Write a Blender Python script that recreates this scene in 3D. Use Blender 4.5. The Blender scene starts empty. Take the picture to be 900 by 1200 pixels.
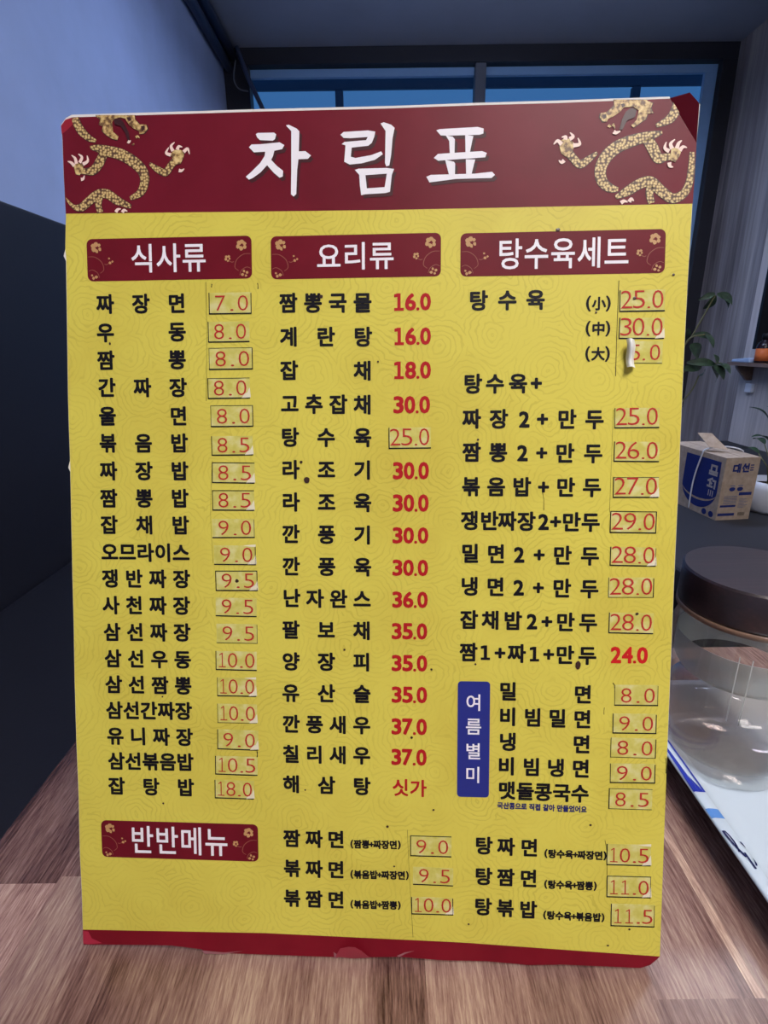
import bpy, bmesh, math, random
from mathutils import Vector, Matrix
from mathutils.geometry import tessellate_polygon
random.seed(7)
S = bpy.context.scene
COL = S.collection

def lin(c):
    c /= 255.0
    return c / 12.92 if c <= 0.04045 else ((c + 0.055) / 1.055) ** 2.4
def rgb(r, g, b): return (lin(r), lin(g), lin(b), 1.0)

# ------------------------------------------------------------------ camera
CZ = 1.052                       # camera height over the floor
F = 620.0                        # focal length in pixels of the 900x1200 frame
TH = math.atan2(200, 620.0)      # pitch down
RL = math.radians(0.74)          # roll
_r = Vector((1, 0, 0)); _f = Vector((0, math.cos(TH), -math.sin(TH))); _u = Vector((0, math.sin(TH), math.cos(TH)))
RX = math.cos(RL) * _r - math.sin(RL) * _u
RY = math.sin(RL) * _r + math.cos(RL) * _u
CAM = Vector((0, 0, CZ))
cd = bpy.data.cameras.new('camera'); cam = bpy.data.objects.new('camera', cd); COL.objects.link(cam)
m = Matrix((RX, RY, -_f)).transposed().to_4x4(); m.translation = CAM
cam.matrix_world = m
cd.sensor_fit = 'VERTICAL'; cd.sensor_height = 36; cd.sensor_width = 27
cd.lens = F / 1200 * 36; cd.clip_start = 0.01
S.camera = cam
def ray(x, y): return _f + (x - 450) / F * RX - (y - 600) / F * RY
def at_z(x, y, z): d = ray(x, y); return CAM + d * ((z - CZ) / d.z)
def at_y(x, y, Y): d = ray(x, y); return CAM + d * (Y / d.y)
def at_x(x, y, X): d = ray(x, y); return CAM + d * (X / d.x)

# ------------------------------------------------------------------ world, exposure
S.view_settings.view_transform = 'Standard'; S.view_settings.look = 'None'
S.view_settings.gamma = 1; S.view_settings.use_curve_mapping = False
S.view_settings.exposure = 0.0
S.cycles.transparent_max_bounces = 40
W = bpy.data.worlds.new('dusk'); S.world = W; W.use_nodes = True
W.node_tree.nodes['Background'].inputs[0].default_value = rgb(76, 128, 182)
W.node_tree.nodes['Background'].inputs[1].default_value = 1.0

LAMPS = [  # x, y, size x, size y, strength, colour, drop below the ceiling
    (0.70, -1.15, 1.20, 0.30, 36.0, (1.0, 0.95, 0.93), 0.0),
    (0.40, -0.36, 0.34, 0.34, 31.0, (1.0, 0.94, 0.90), 0.62),  # invented pendant, brightens the board more towards its top
    (1.36, 1.48, 0.40, 0.26, 30.0, (0.92, 0.93, 1.0), 0.0),
    (0.55, 2.35, 1.20, 0.12, 58.0, (0.53, 0.66, 1.0), 0.26),  # added blue bar out of view, brightens ceiling and walls
]
CEIL = 2.772
TZ = 0.7476

# ------------------------------------------------------------------ materials
def mat(name, col, rough=0.5, spec=0.5, metal=0.0, **kw):
    M = bpy.data.materials.new(name); M.use_nodes = True
    b = M.node_tree.nodes['Principled BSDF']
    b.inputs['Base Color'].default_value = col; b.inputs['Roughness'].default_value = rough
    b.inputs['Specular IOR Level'].default_value = spec; b.inputs['Metallic'].default_value = metal
    for k, v in kw.items(): b.inputs[k.replace('_', ' ')].default_value = v
    return M
class N:
    def __init__(s, M): s.t = M.node_tree; s.b = s.t.nodes['Principled BSDF']
    def add(s, typ, **kw):
        n = s.t.nodes.new(typ)
        for k, v in kw.items():
            if hasattr(n, k) and not isinstance(v, dict): setattr(n, k, v)
        return n
    def link(s, a, b): s.t.links.new(a, b)
    def ramp(s, src, stops, interp='LINEAR'):
        n = s.t.nodes.new('ShaderNodeValToRGB'); n.color_ramp.interpolation = interp
        e = n.color_ramp.elements
        while len(e) < len(stops): e.new(0.5)
        for i, (p, c) in enumerate(stops): e[i].position = p; e[i].color = c
        s.link(src, n.inputs[0]); return n.outputs[0]
    def coords(s, kind='Object', scale=(1, 1, 1)):
        c = s.add('ShaderNodeTexCoord'); mp = s.add('ShaderNodeMapping')
        mp.inputs['Scale'].default_value = scale
        s.link(c.outputs[kind], mp.inputs[0]); return mp.outputs[0]
    def noise(s, vec, scale, detail=4, rough=0.55, w=None):
        n = s.add('ShaderNodeTexNoise'); n.inputs['Scale'].default_value = scale
        n.inputs['Detail'].default_value = detail; n.inputs['Roughness'].default_value = rough
        if w is not None:
            n.noise_dimensions = '4D'; s.link(w, n.inputs['W'])
        s.link(vec, n.inputs['Vector']); return n.outputs[0]
    def mix(s, fac, a, b, mode='MIX'):
        n = s.add('ShaderNodeMix'); n.data_type = 'RGBA'; n.blend_type = mode
        for v, k in ((fac, 0), (a, 6), (b, 7)):
            if hasattr(v, 'links'): s.link(v, n.inputs[k])
            else: n.inputs[k].default_value = v
        return n.outputs[2]
    def math(s, op, a, b=0.0):
        n = s.add('ShaderNodeMath'); n.operation = op
        for v, k in ((a, 0), (b, 1)):
            if hasattr(v, 'links'): s.link(v, n.inputs[k])
            else: n.inputs[k].default_value = v
        return n.outputs[0]
    def bump(s, h, strength=0.2, dist=0.001):
        n = s.add('ShaderNodeBump'); n.inputs['Strength'].default_value = strength
        n.inputs['Distance'].default_value = dist
        s.link(h, n.inputs['Height']); s.link(n.outputs[0], s.b.inputs['Normal'])

def plaster(name, col, var=0.05):
    M = mat(name, col, 0.75, 0.25); n = N(M)
    v = n.coords()
    a = n.noise(v, 3.0, 5)
    c2 = tuple(min(1, x * (1 - 3 * var)) for x in col[:3]) + (1,)
    n.link(n.ramp(a, [(0.3, c2), (0.7, col)]), n.b.inputs['Base Color'])
    n.bump(n.noise(v, 90, 3), 0.15, 0.002)
    return M
M_wall = plaster('painted_wall', rgb(170, 186, 220))
M_ceil = plaster('ceiling_paint', rgb(168, 170, 180), 0.03)
M_floor = plaster('dark_floor', rgb(92, 88, 86))

def wood(name, stops, axis='Y', fine=260, streak=(1, 0.03), rough=0.35, spec=0.5, tone=False, coarse=28):
    M = mat(name, stops[1][1], rough, spec); n = N(M)
    def sc(k): return {'X': (k, 1, 1), 'Y': (1, k, 1), 'Z': (1, 1, k)}[axis]
    w = None
    if tone:
        at = n.add('ShaderNodeAttribute'); at.attribute_name = 'plank'
        sp = n.add('ShaderNodeSeparateColor'); n.link(at.outputs['Color'], sp.inputs[0])
        w = n.math('MULTIPLY', sp.outputs[1], 40.0)
    a = n.noise(n.coords('Object', sc(streak[1] * (1.6 if tone else 1))), fine * (2.0 if tone else 1), 4, 0.7, w)
    b = n.noise(n.coords('Object', sc(streak[1] * 2.2)), coarse, 4, 0.55, w)
    v = n.math('ADD', n.math('MULTIPLY', a, 0.5), n.math('MULTIPLY', b, 0.5))
    if tone:   # broad figure of the timber
        g = n.noise(n.coords('Object', sc(.18)), 17, 3, .5, w)
        v = n.math('ADD', v, n.math('MULTIPLY', n.math('SUBTRACT', g, .5), .22))
    c = n.ramp(v, stops)
    if tone:
        t = n.ramp(sp.outputs[0], [(0.0, (0.42, 0.36, 0.36, 1)), (0.5, (0.95, 0.92, 0.92, 1)), (1.0, (1.6, 1.75, 1.55, 1))])
        c = n.mix(1.0, c, t, 'MULTIPLY')
    n.link(c, n.b.inputs['Base Color'])
    n.bump(a, 0.12, 0.0006)
    return M
M_table = wood('acacia_laminate', [(0.36, rgb(78, 50, 46)), (0.455, rgb(142, 108, 98)), (0.54, rgb(178, 145, 131)), (0.66, rgb(224, 198, 172))], 'Y', 420, (1, 0.045), 0.26, 0.5, True, 36)
M_tedge = wood('table_edge_wood', [(0.3, rgb(60, 38, 28)), (0.5, rgb(96, 64, 48)), (0.7, rgb(120, 84, 62))], 'Y')
M_panel = wood('grey_wood_panelling', [(0.32, rgb(92, 82, 80)), (0.46, rgb(146, 134, 130)), (0.56, rgb(174, 162, 156)), (0.70, rgb(206, 196, 188))], 'Z', 22, (1, 0.04), 0.5, 0.3, False, 5)
M_panel2 = wood('pale_wood_panelling', [(0.32, rgb(152, 140, 134)), (0.46, rgb(196, 186, 180)), (0.56, rgb(214, 204, 198)), (0.70, rgb(230, 222, 214))], 'Z', 22, (1, 0.04), 0.5, 0.3, False, 5)
M_shelf = wood('shelf_wood', [(0.3, rgb(92, 70, 58)), (0.5, rgb(130, 104, 88)), (0.7, rgb(150, 124, 104))], 'Y', 60)
M_lidw = wood('dark_lid_wood', [(0.3, rgb(18, 9, 9)), (0.5, rgb(34, 18, 18)), (0.7, rgb(62, 38, 38))], 'X', 500, (1, 0.04), 0.33, 0.85, False, 60)
M_frame = mat('dark_window_frame', rgb(48, 46, 50), 0.45, 0.4)
M_sash = mat('sky_tinted_sash', rgb(150, 188, 224), 0.5, 0.4)  # light from the sky outside is put into this bright blue colour
M_leather = mat('black_upholstery', rgb(30, 30, 38), 0.5, 0.35)
n = N(M_leather); n.bump(n.noise(n.coords(), 180, 3), 0.15, 0.001)
M_dark = mat('black_paint', rgb(24, 24, 28), 0.5, 0.3)
M_pipe = mat('blue_grey_pipe', rgb(74, 84, 108), 0.4, 0.4)
M_cable = mat('pale_cable', rgb(120, 124, 132), 0.5, 0.3)
M_white = mat('white_plastic', rgb(225, 228, 235), 0.4, 0.4)
M_metal = mat('brushed_metal', rgb(150, 150, 155), 0.35, 0.5, 1.0)

# board inks
def yellow_ink():
    M = mat('yellow_print', rgb(218, 202, 62), 0.42, 0.2); n = N(M)
    v = n.coords('Object')
    vo = n.add('ShaderNodeTexVoronoi'); vo.voronoi_dimensions = '2D'; vo.inputs['Scale'].default_value = 40; vo.inputs['Randomness'].default_value = 0.9
    nz = n.add('ShaderNodeTexNoise'); nz.inputs['Scale'].default_value = 120; nz.inputs['Detail'].default_value = 2; n.link(v, nz.inputs['Vector'])
    vm = n.add('ShaderNodeVectorMath'); vm.operation = 'MULTIPLY_ADD'; vm.inputs[1].default_value = (.007, .007, 0); n.link(nz.outputs['Color'], vm.inputs[0]); n.link(v, vm.inputs[2])
    n.link(vm.outputs[0], vo.inputs['Vector'])
    ring = n.math('SINE', n.math('MULTIPLY', vo.outputs['Distance'], 62.0))
    line = n.ramp(ring, [(0.62, (0, 0, 0, 1)), (0.86, (1, 1, 1, 1))])
    br = n.ramp(n.noise(v, 40, 4), [(0.35, (0.1, 0.1, 0.1, 1)), (0.65, (1, 1, 1, 1))])
    f = n.math('MULTIPLY', n.math('MULTIPLY', line, br), 0.24)
    c = n.mix(f, rgb(216, 202, 84), rgb(152, 132, 44))
    wear = n.ramp(n.noise(v, 14, 6, 0.6), [(0.30, rgb(214, 196, 168)), (0.55, (1, 1, 1, 1))])
    c = n.mix(0.35, c, wear, 'MULTIPLY')
    n.link(c, n.b.inputs['Base Color'])
    n.bump(n.noise(v, 700, 2), 0.05, 0.0004)
    return M
M_yellow = yellow_ink()
def maroon_ink(name, c1, c2, rough):
    M = mat(name, c1, rough, 0.13); n = N(M)
    v = n.coords('Object')
    n.link(n.ramp(n.noise(v, 30, 5), [(0.3, c2), (0.65, c1)]), n.b.inputs['Base Color'])
    n.bump(n.noise(v, 900, 2), 0.05, 0.0003)
    return M
M_maroon = maroon_ink('maroon_print', rgb(112, 24, 40), rgb(102, 20, 34), 0.40)
M_plate = maroon_ink('heading_maroon_print', rgb(112, 22, 36), rgb(100, 18, 30), 0.40)
M_strip = maroon_ink('crimson_base_print', rgb(128, 22, 36), rgb(112, 16, 30), 0.45)
M_flap = mat('peeled_print', rgb(160, 50, 66), 0.5, 0.3)
M_core = mat('white_foam_core', rgb(226, 222, 216), 0.8, 0.1)
M_black = mat('black_print', rgb(20, 18, 24), 0.5, 0.15)
M_red = mat('red_print', rgb(176, 30, 34), 0.5, 0.15)
M_tred = mat('thin_red_print', rgb(186, 52, 46), 0.5, 0.15)
M_wht = mat('white_print', rgb(240, 236, 240), 0.5, 0.3)
M_tsh = mat('title_print_shade', rgb(62, 10, 20), 0.5, 0.3)
M_blue = mat('blue_print', rgb(34, 44, 128), 0.42, 0.4)
M_sblue = mat('small_blue_print', rgb(30, 34, 96), 0.5, 0.3)
M_tape = mat('taped_paper', rgb(206, 196, 104), 0.3, 0.4)
n = N(M_tape); v_ = n.coords('Object')
n.link(n.ramp(n.noise(v_, 160, 4), [(0.35, rgb(196, 186, 84)), (0.5, rgb(206, 198, 104)), (0.66, rgb(214, 208, 140))]), n.b.inputs['Base Color'])
M_torn = mat('torn_tape', rgb(228, 220, 190), 0.4, 0.4)
M_stain = mat('brown_sauce_spot', rgb(58, 32, 16), 0.35, 0.5)
def scale_ink():
    M = mat('gold_scale_print', rgb(190, 140, 60), 0.45, 0.35); n = N(M)
    v = n.coords('Object')
    vo = n.add('ShaderNodeTexVoronoi'); vo.voronoi_dimensions = '2D'; vo.inputs['Scale'].default_value = 760; vo.inputs['Randomness'].default_value = 0.75
    n.link(v, vo.inputs['Vector'])
    c = n.ramp(vo.outputs['Distance'], [(0.12, rgb(226, 202, 140)), (0.36, rgb(182, 150, 92)), (0.60, rgb(82, 54, 40))])
    n.link(c, n.b.inputs['Base Color']); return M
M_gold = scale_ink()
M_gold2 = mat('gold_print', rgb(206, 160, 84), 0.45, 0.35)
n = N(M_gold2); v_ = n.coords('Object')
n.link(n.ramp(n.noise(v_, 500, 3), [(0.40, rgb(104, 72, 46)), (0.50, rgb(188, 154, 94)), (0.64, rgb(224, 198, 136))]), n.b.inputs['Base Color'])
M_line = mat('dark_outline_print', rgb(58, 20, 24), 0.45, 0.35)
M_claw = mat('pale_claw_print', rgb(244, 214, 200), 0.45, 0.35)
M_flow = mat('dull_gold_print', rgb(196, 150, 98), 0.45, 0.35)
M_swirl = mat('faint_gold_print', rgb(146, 84, 66), 0.45, 0.35)

# ------------------------------------------------------------------ helpers
def ob(name, bm, ms, parent=None, smooth=False, loc=None):
    me = bpy.data.meshes.new(name)
    bmesh.ops.recalc_face_normals(bm, faces=bm.faces) if smooth != 'keep' else None
    bm.to_mesh(me); bm.free()
    for x in (ms if isinstance(ms, (list, tuple)) else [ms]): me.materials.append(x)
    if smooth and smooth != 'keep':
        for p in me.polygons: p.use_smooth = True
    o = bpy.data.objects.new(name, me); COL.objects.link(o)
    if parent is not None: o.parent = parent
    if loc is not None: o.location = loc
    return o
def tag(o, label, cat, group=None):
    o['label'] = label; o['category'] = cat
    if group: o['group'] = group
    return o
def empty(name, loc, label, cat, group=None, rz=0.0):
    o = bpy.data.objects.new(name, None); COL.objects.link(o); o.location = loc; o.rotation_euler.z = rz
    o.empty_display_size = 0.05
    return tag(o, label, cat, group)
def struct(name, bm, ms, parent=None, **k):
    o = ob(name, bm, ms, parent, **k)
    if parent is None: o['kind'] = 'structure'
    return o
def box(bm, lo, hi, bev=0.0, mi=0):
    lo = Vector(lo); hi = Vector(hi)
    r = bmesh.ops.create_cube(bm, size=1.0)
    for v in r['verts']:
        v.co = Vector((lo[i] + (v.co[i] + 0.5) * (hi[i] - lo[i]) for i in range(3)))
    fs = set(f for v in r['verts'] for f in v.link_faces)
    for f in fs: f.material_index = mi
    if bev > 0:
        es = set(e for v in r['verts'] for e in v.link_edges)
        bmesh.ops.bevel(bm, geom=list(es), offset=bev, segments=3, affect='EDGES', profile=0.6)
def bx(lo, hi, bev=0.0):
    bm = bmesh.new(); box(bm, lo, hi, bev); return bm
def lathe(bm, prof, seg=64, c=(0, 0, 0), mi=0):
    rings = []
    for r, z in prof:
        if r < 1e-6: rings.append([bm.verts.new((c[0], c[1], c[2] + z))])
        else: rings.append([bm.verts.new((c[0] + r * math.cos(2 * math.pi * i / seg), c[1] + r * math.sin(2 * math.pi * i / seg), c[2] + z)) for i in range(seg)])
    for a, b in zip(rings, rings[1:]):
        for i in range(seg):
            j = (i + 1) % seg
            if len(a) == 1 and len(b) == 1: continue
            if len(a) == 1: f = bm.faces.new((a[0], b[j], b[i]))
            elif len(b) == 1: f = bm.faces.new((a[i], a[j], b[0]))
            else: f = bm.faces.new((a[i], a[j], b[j], b[i]))
            f.material_index = mi
def tube(bm, pts, r, seg=10, mi=0, cap=True):
    pts = [Vector(p) for p in pts]; rs = r if isinstance(r, (list, tuple)) else [r] * len(pts)
    rings = []; ref = Vector((0.123, 0.456, 0.88))
    for i, p in enumerate(pts):
        t = (pts[min(i + 1, len(pts) - 1)] - pts[max(i - 1, 0)]).normalized()
        a = t.cross(ref).normalized(); b = t.cross(a)
        rings.append([bm.verts.new(p + rs[i] * (math.cos(2 * math.pi * k / seg) * a + math.sin(2 * math.pi * k / seg) * b)) for k in range(seg)])
    for a, b in zip(rings, rings[1:]):
        for k in range(seg):
            bm.faces.new((a[k], a[(k + 1) % seg], b[(k + 1) % seg], b[k])).material_index = mi
    if cap:
        bm.faces.new(rings[0][::-1]).material_index = mi; bm.faces.new(rings[-1]).material_index = mi
def catmull(pts, k=8):
    P = [pts[0]] + list(pts) + [pts[-1]]; out = []
    for i in range(1, len(P) - 2):
        a, b, c, d = P[i - 1], P[i], P[i + 1], P[i + 2]
        for j in range(k):
            t = j / k
            out.append(0.5 * ((2 * b) + (c - a) * t + (2 * a - 5 * b + 4 * c - d) * t * t + (3 * b - a - 3 * c + d) * t ** 3))
    out.append(P[-2]); return out
def poly_flat(bm, pts, z, mi=0, holes=()):
    loops = [[Vector((p[0], p[1], 0)) for p in pts]] + [[Vector((p[0], p[1], 0)) for p in h] for h in holes]
    flat = [v for l in loops for v in l]
    vs = [bm.verts.new((v.x, v.y, z)) for v in flat]
    for t in tessellate_polygon(loops):
        a, b, c = (flat[i] for i in t)
        if abs((b - a).cross(c - a).z) < 1e-14: continue
        if (b - a).cross(c - a).z < 0: t = (t[0], t[2], t[1])
        try: bm.faces.new([vs[i] for i in t]).material_index = mi
        except ValueError: pass
def prism(bm, pts, z0, z1, mi_top=0, mi_side=0):
    k = len(pts)
    A = [bm.verts.new((p[0], p[1], z1)) for p in pts]; B = [bm.verts.new((p[0], p[1], z0)) for p in pts]
    bm.faces.new(A).material_index = mi_top; bm.faces.new(B[::-1]).material_index = mi_side
    for i in range(k): bm.faces.new((A[i], B[i], B[(i + 1) % k], A[(i + 1) % k])).material_index = mi_side

# ================================================================== THE ROOM
XL, XR, YB, YF = -0.955, 2.22, 4.0, -2.6
struct('floor', bx((XL - 0.1, YF - 0.1, -0.06), (XR + 0.1, YB + 0.1, 0)), M_floor)
struct('ceiling', bx((XL - 0.1, YF - 0.1, CEIL), (XR + 0.1, YB + 0.1, CEIL + 0.06)), M_ceil)
struct('wall_left', bx((XL - 0.1, YF, 0), (XL, YB, CEIL)), M_wall)
struct('wall_front', bx((XL, YF - 0.1, 0), (XR, YF, CEIL)), M_wall)
struct('wall_back', bx((XL, YB, 0), (XR, YB + 0.1, 0.60)), M_wall)
PX = 2.10
pe = at_x(866, 447, PX); PYE = pe.y           # far edge of the pale wall section
struct('wall_right', bx((XR, YF, 0), (XR + 0.1, YB, CEIL)), M_panel)
# pale pier standing out of the right wall, with a dark window above its shelf
wz0, wz1 = 0.985, 1.75
wy1 = at_x(884, 400, PX).y; wy0 = wy1 - 0.75
bm = bmesh.new()
box(bm, (PX, YF, 0), (XR, PYE, wz0)); box(bm, (PX, YF, wz1), (XR, PYE, CEIL))
box(bm, (PX, wy1, wz0), (XR, PYE, wz1)); box(bm, (PX, YF, wz0), (XR, wy0, wz1))
struct('trim_1', bm, M_panel2)
w2 = struct('window_2', bx((PX + 0.06, wy0, wz0), (PX + 0.075, wy1, wz1)), mat('dark_pane', rgb(16, 20, 34), 0.12, 0.5))
bm = bmesh.new()
for a, b in (((PX - 0.004, wy1 - 0.02, wz0), (PX + 0.06, wy1, wz1)), ((PX - 0.004, wy0, wz0), (PX + 0.06, wy0 + 0.02, wz1)), ((PX - 0.004, wy0, wz1 - 0.02), (PX + 0.06, wy1, wz1))): box(bm, a, b)
ob('window_frame', bm, M_dark, w2)

# back window
win = struct('window_1', bx((XL + 0.02, YB + 0.035, 0.6), (XR - 0.01, YB + 0.043, CEIL - 0.02)), None or M_frame)
G = bpy.data.materials.new('window_pane'); G.use_nodes = True
t = G.node_tree; t.nodes.clear()
o_ = t.nodes.new('ShaderNodeOutputMaterial'); mx = t.nodes.new('ShaderNodeMixShader'); tr = t.nodes.new('ShaderNodeBsdfTransparent'); gl = t.nodes.new('ShaderNodeBsdfGlossy'); fr = t.nodes.new('ShaderNodeFresnel')
tr.inputs[0].default_value = (0.72, 0.8, 0.88, 1); gl.inputs['Roughness'].default_value = 0.08
t.links.new(fr.outputs[0], mx.inputs[0]); t.links.new(tr.outputs[0], mx.inputs[1]); t.links.new(gl.outputs[0], mx.inputs[2]); t.links.new(mx.outputs[0], o_.inputs[0])
win.data.materials[0] = G
zt_ = at_y(560, 77, YB).z
def ppx(x, y): return at_y(x, y, YB - 0.03).x
bm = bmesh.new()
box(bm, (XL, YB - 0.05, zt_), (XR, YB + 0.05, CEIL - 0.001), 0.004)                     # head
box(bm, (XL, YB - 0.05, 0.6), (ppx(293, 100), YB + 0.05, zt_), 0.004)                   # left jamb
box(bm, (ppx(846, 70), YB - 0.05, 0.6), (XR, YB + 0.05, zt_), 0.004)                    # right jamb
box(bm, (XL, YB - 0.05, 0.56), (XR, YB + 0.06, 0.62), 0.004)
ob('window_frame', bm, M_frame, win)
ob('mullion', bx((ppx(556.5, 100), YB - 0.04, 0.62), (ppx(569, 100), YB + 0.05, zt_), 0.004), mat('grey_mullion', rgb(110, 112, 120), 0.45, 0.4), win)
xa, xm0, xm1, xb = ppx(293, 100), ppx(556.5, 100), ppx(569, 100), ppx(846, 70)
for a, b in ((xa, xm0), (xm1, xb)):
    bm = bmesh.new()
    box(bm, (a, YB, zt_ - 0.05), (b, YB + 0.03, zt_ - 0.006), 0.003)
    box(bm, (a, YB, 0.62), (b, YB + 0.03, 0.68), 0.003)
    ob('sash_rail', bm, M_sash, win)
ob('side_sash', bx((xb - 0.075, YB, 0.68), (xb, YB + 0.03, zt_ - 0.05), 0.003), M_sash, win)
# outside: an eave beam and posts of the porch beyond the window
pz = at_y(420, 98, 4.75).z
M_eave = mat('porch_paint', rgb(62, 76, 96), 0.6, 0.3)
e = struct('trim_2', bx((-2.0, 4.75, pz - 0.035), (3.8, 4.78, pz + 0.06), 0.006), M_eave)
for i, px in enumerate((398, 742)):
    x = at_y(px, 118, 4.80).x
    ob('post', bx((x - 0.03, 4.752, 0), (x + 0.03, 4.80, pz - 0.036), 0.006), M_eave, e)

# panels that light the room; the square pendant and bluish bar are added
for i, (x, y, sx, sy, st, c, dr) in enumerate(LAMPS):
    L = empty('ceiling_light', (x, y, CEIL - dr), ['long white panel light flat on the ceiling nearest the front wall', 'invented square white panel light, out of view, hanging low over the near end of the table', 'pale panel light on the ceiling right of the table', 'added bluish bar light, out of view, hanging from the ceiling near the window'][i], 'light')
    E_ = bpy.data.materials.new('lamp_diffuser'); E_.use_nodes = True
    b = E_.node_tree.nodes['Principled BSDF']; b.inputs['Base Color'].default_value = (0.8, 0.8, 0.8, 1)
    b.inputs['Emission Color'].default_value = c + (1,); b.inputs['Emission Strength'].default_value = st
    bm = bmesh.new()
    for a, bb in (((-sx / 2 - .02, -sy / 2 - .02, -.03), (sx / 2 + .02, -sy / 2, 0)), ((-sx / 2 - .02, sy / 2, -.03), (sx / 2 + .02, sy / 2 + .02, 0)), ((-sx / 2 - .02, -sy / 2, -.03), (-sx / 2, sy / 2, 0)), ((sx / 2, -sy / 2, -.03), (sx / 2 + .02, sy / 2, 0))): box(bm, a, bb)
    ob('lamp_frame', bm, M_white, L)
    if dr > .5:
        ob('diffuser', bx((-sx / 2, -sy / 2, -.035), (sx / 2, sy / 2, -.012)), E_, L)
        ob('shade', bx((-sx / 2 - .02, -sy / 2 - .02, -.010), (sx / 2 + .02, sy / 2 + .02, 0)), M_white, L)
        for k in (-1, 1): ob('hanger', bx((k * sx * .4 - .004, -.004, 0), (k * sx * .4 + .004, .004, dr)), M_metal, L)
    elif dr:
        ob('diffuser', bx((-sx / 2, -sy / 2, -.029), (sx / 2, sy / 2, -.001)), E_, L)
        for k in (-1, 1): ob('hanger', bx((k * sx * .4 - .004, -.004, 0), (k * sx * .4 + .004, .004, dr)), M_metal, L)
    else: ob('diffuser', bx((-sx / 2, -sy / 2, -.025), (sx / 2, sy / 2, -.002)), E_, L)

# pipes along the left ceiling corner
bm = bmesh.new(); tube(bm, [(XL + 0.035, y, CEIL - 0.105 - 0.001 * i) for i, y in enumerate((YF, 0, 2, YB - 0.055))], 0.026, 16)
tag(ob('ceiling_pipe', bm, M_pipe, smooth=True), 'lower blue-grey pipe along the left wall under the ceiling corner', 'pipe', 'pipes in the ceiling corner')
bm = bmesh.new(); tube(bm, [(XL + 0.055, y, CEIL - 0.040) for y in (YF, 0, 2, YB - 0.055)], 0.034, 16)
tag(ob('ceiling_pipe', bm, mat('slate_pipe', rgb(62, 72, 98), 0.35, 0.45), smooth=True), 'upper thicker slate pipe tight under the left ceiling corner', 'pipe', 'pipes in the ceiling corner')
p0 = at_y(302, 62, YB - 0.09); p1 = at_y(312, 128, YB - 0.09); p2 = at_y(292, 96, YB - 0.09)
bm = bmesh.new(); tube(bm, catmull([Vector(v) for v in (at_y(276, 70, YB - .09), at_y(274, 92, YB - .09), at_y(280, 104, YB - .09), at_y(291, 107, YB - .09))], 6), 0.004, 8)
tag(ob('hanging_cable', bm, M_cable, smooth=True), 'thin pale cable looping in front of the window at left', 'cable')
bm = bmesh.new(); tube(bm, [at_y(277, 55, YB - .1), at_y(291, 92, YB - .1), at_y(308, 128, YB - .1), at_y(318, 150, YB - .1)], 0.014, 10)
tag(ob('brace_pipe', bm, M_pipe, smooth=True), 'slanting blue-grey pipe end crossing the top left window corner', 'pipe')

# ================================================================== LEFT BOOTH, RIGHT BENCH
bth = empty('booth_bench', (-0.62, 1.2, 0), 'black upholstered booth bench along the left wall', 'bench')
def rel(o, lo, hi): return tuple(Vector(lo) - o.location), tuple(Vector(hi) - o.location)
bztop = 1.052 + 0.33
ob('backrest', bx(*rel(bth, (XL + 0.002, -1.0, 0.30), (-0.90, 3.0, bztop)), bev=0.008), M_leather, bth)
ob('seat', bx(*rel(bth, (-0.899, -1.0, 0.34), (-0.38, 3.0, 0.470)), bev=0.02), M_leather, bth)
ob('plinth', bx(*rel(bth, (-0.899, -1.0, 0.0), (-0.44, 3.0, 0.34))), M_dark, bth)
BZ = CZ - 0.60
rb = empty('low_bench', (1.5, 1.9, 0), 'dark low bench along the right wall under the carton', 'bench')
ob('seat', bx(*rel(rb, (0.80, 0.7, BZ - 0.07), (PX - 0.002, PYE, BZ)), bev=0.012), mat('dark_bench_top', rgb(46, 46, 52), 0.6, 0.3), rb)
ob('plinth', bx(*rel(rb, (0.86, 0.75, 0), (PX - 0.002, PYE - 0.03, BZ - 0.07))), M_dark, rb)

# carton
c0 = at_z(838, 610, BZ); c1 = at_z(876.8, 608, BZ)
wv = (c1 - c0); Wd = wv.length; rz = math.atan2(wv.y, wv.x)
top = at_y(851, 538, c0.y).z; Hh = top - BZ; Ln = 0.30
ct = empty('carton', (c0.x, c0.y, BZ), 'brown cardboard carton with navy printing and white strap on the dark bench', 'box', rz=rz)
M_card = mat('cardboard', rgb(176, 148, 120), 0.8, 0.2)
n = N(M_card); n.link(n.ramp(n.noise(n.coords(), 60, 4), [(0.3, rgb(166, 146, 126)), (0.7, rgb(188, 168, 148))]), n.b.inputs['Base Color'])
M_navy = mat('navy_print', rgb(30, 44, 110), 0.6, 0.3)
M_navy2 = mat('pale_navy_print', rgb(96, 104, 134), 0.6, 0.3)
bm = bmesh.new()
tk = 0.003
box(bm, (0, 0, 0), (Wd, Ln, tk)); box(bm, (0, 0, tk), (Wd, tk, Hh)); box(bm, (0, Ln - tk, tk), (Wd, Ln, Hh))
box(bm, (0, tk, tk), (tk, Ln - tk, Hh)); box(bm, (Wd - tk, tk, tk), (Wd, Ln - tk, Hh))
ob('carton_body', bm, M_card, ct)
ob('side_flap', bx((0, 0.0, Hh), (Wd * 0.52, Ln, Hh + tk)), M_card, ct)
bm = bmesh.new()
Mi = Matrix.Rotation(-rz, 4, 'Z')
fq = [Mi @ (at_y(x, y, c0.y + dy) - ct.location) for x, y, dy in ((831, 524, .10), (853, 527, .085), (834.5, 508.5, .14), (818, 508, .15))]
fq[0].z = max(fq[0].z, Hh + .006); fq[1].z = max(fq[1].z, Hh + .006)
A = [bm.verts.new(p) for p in fq]; B_ = [bm.verts.new(p + Vector((0, .002, .0025))) for p in fq]
bm.faces.new(A); bm.faces.new(B_[::-1])
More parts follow.
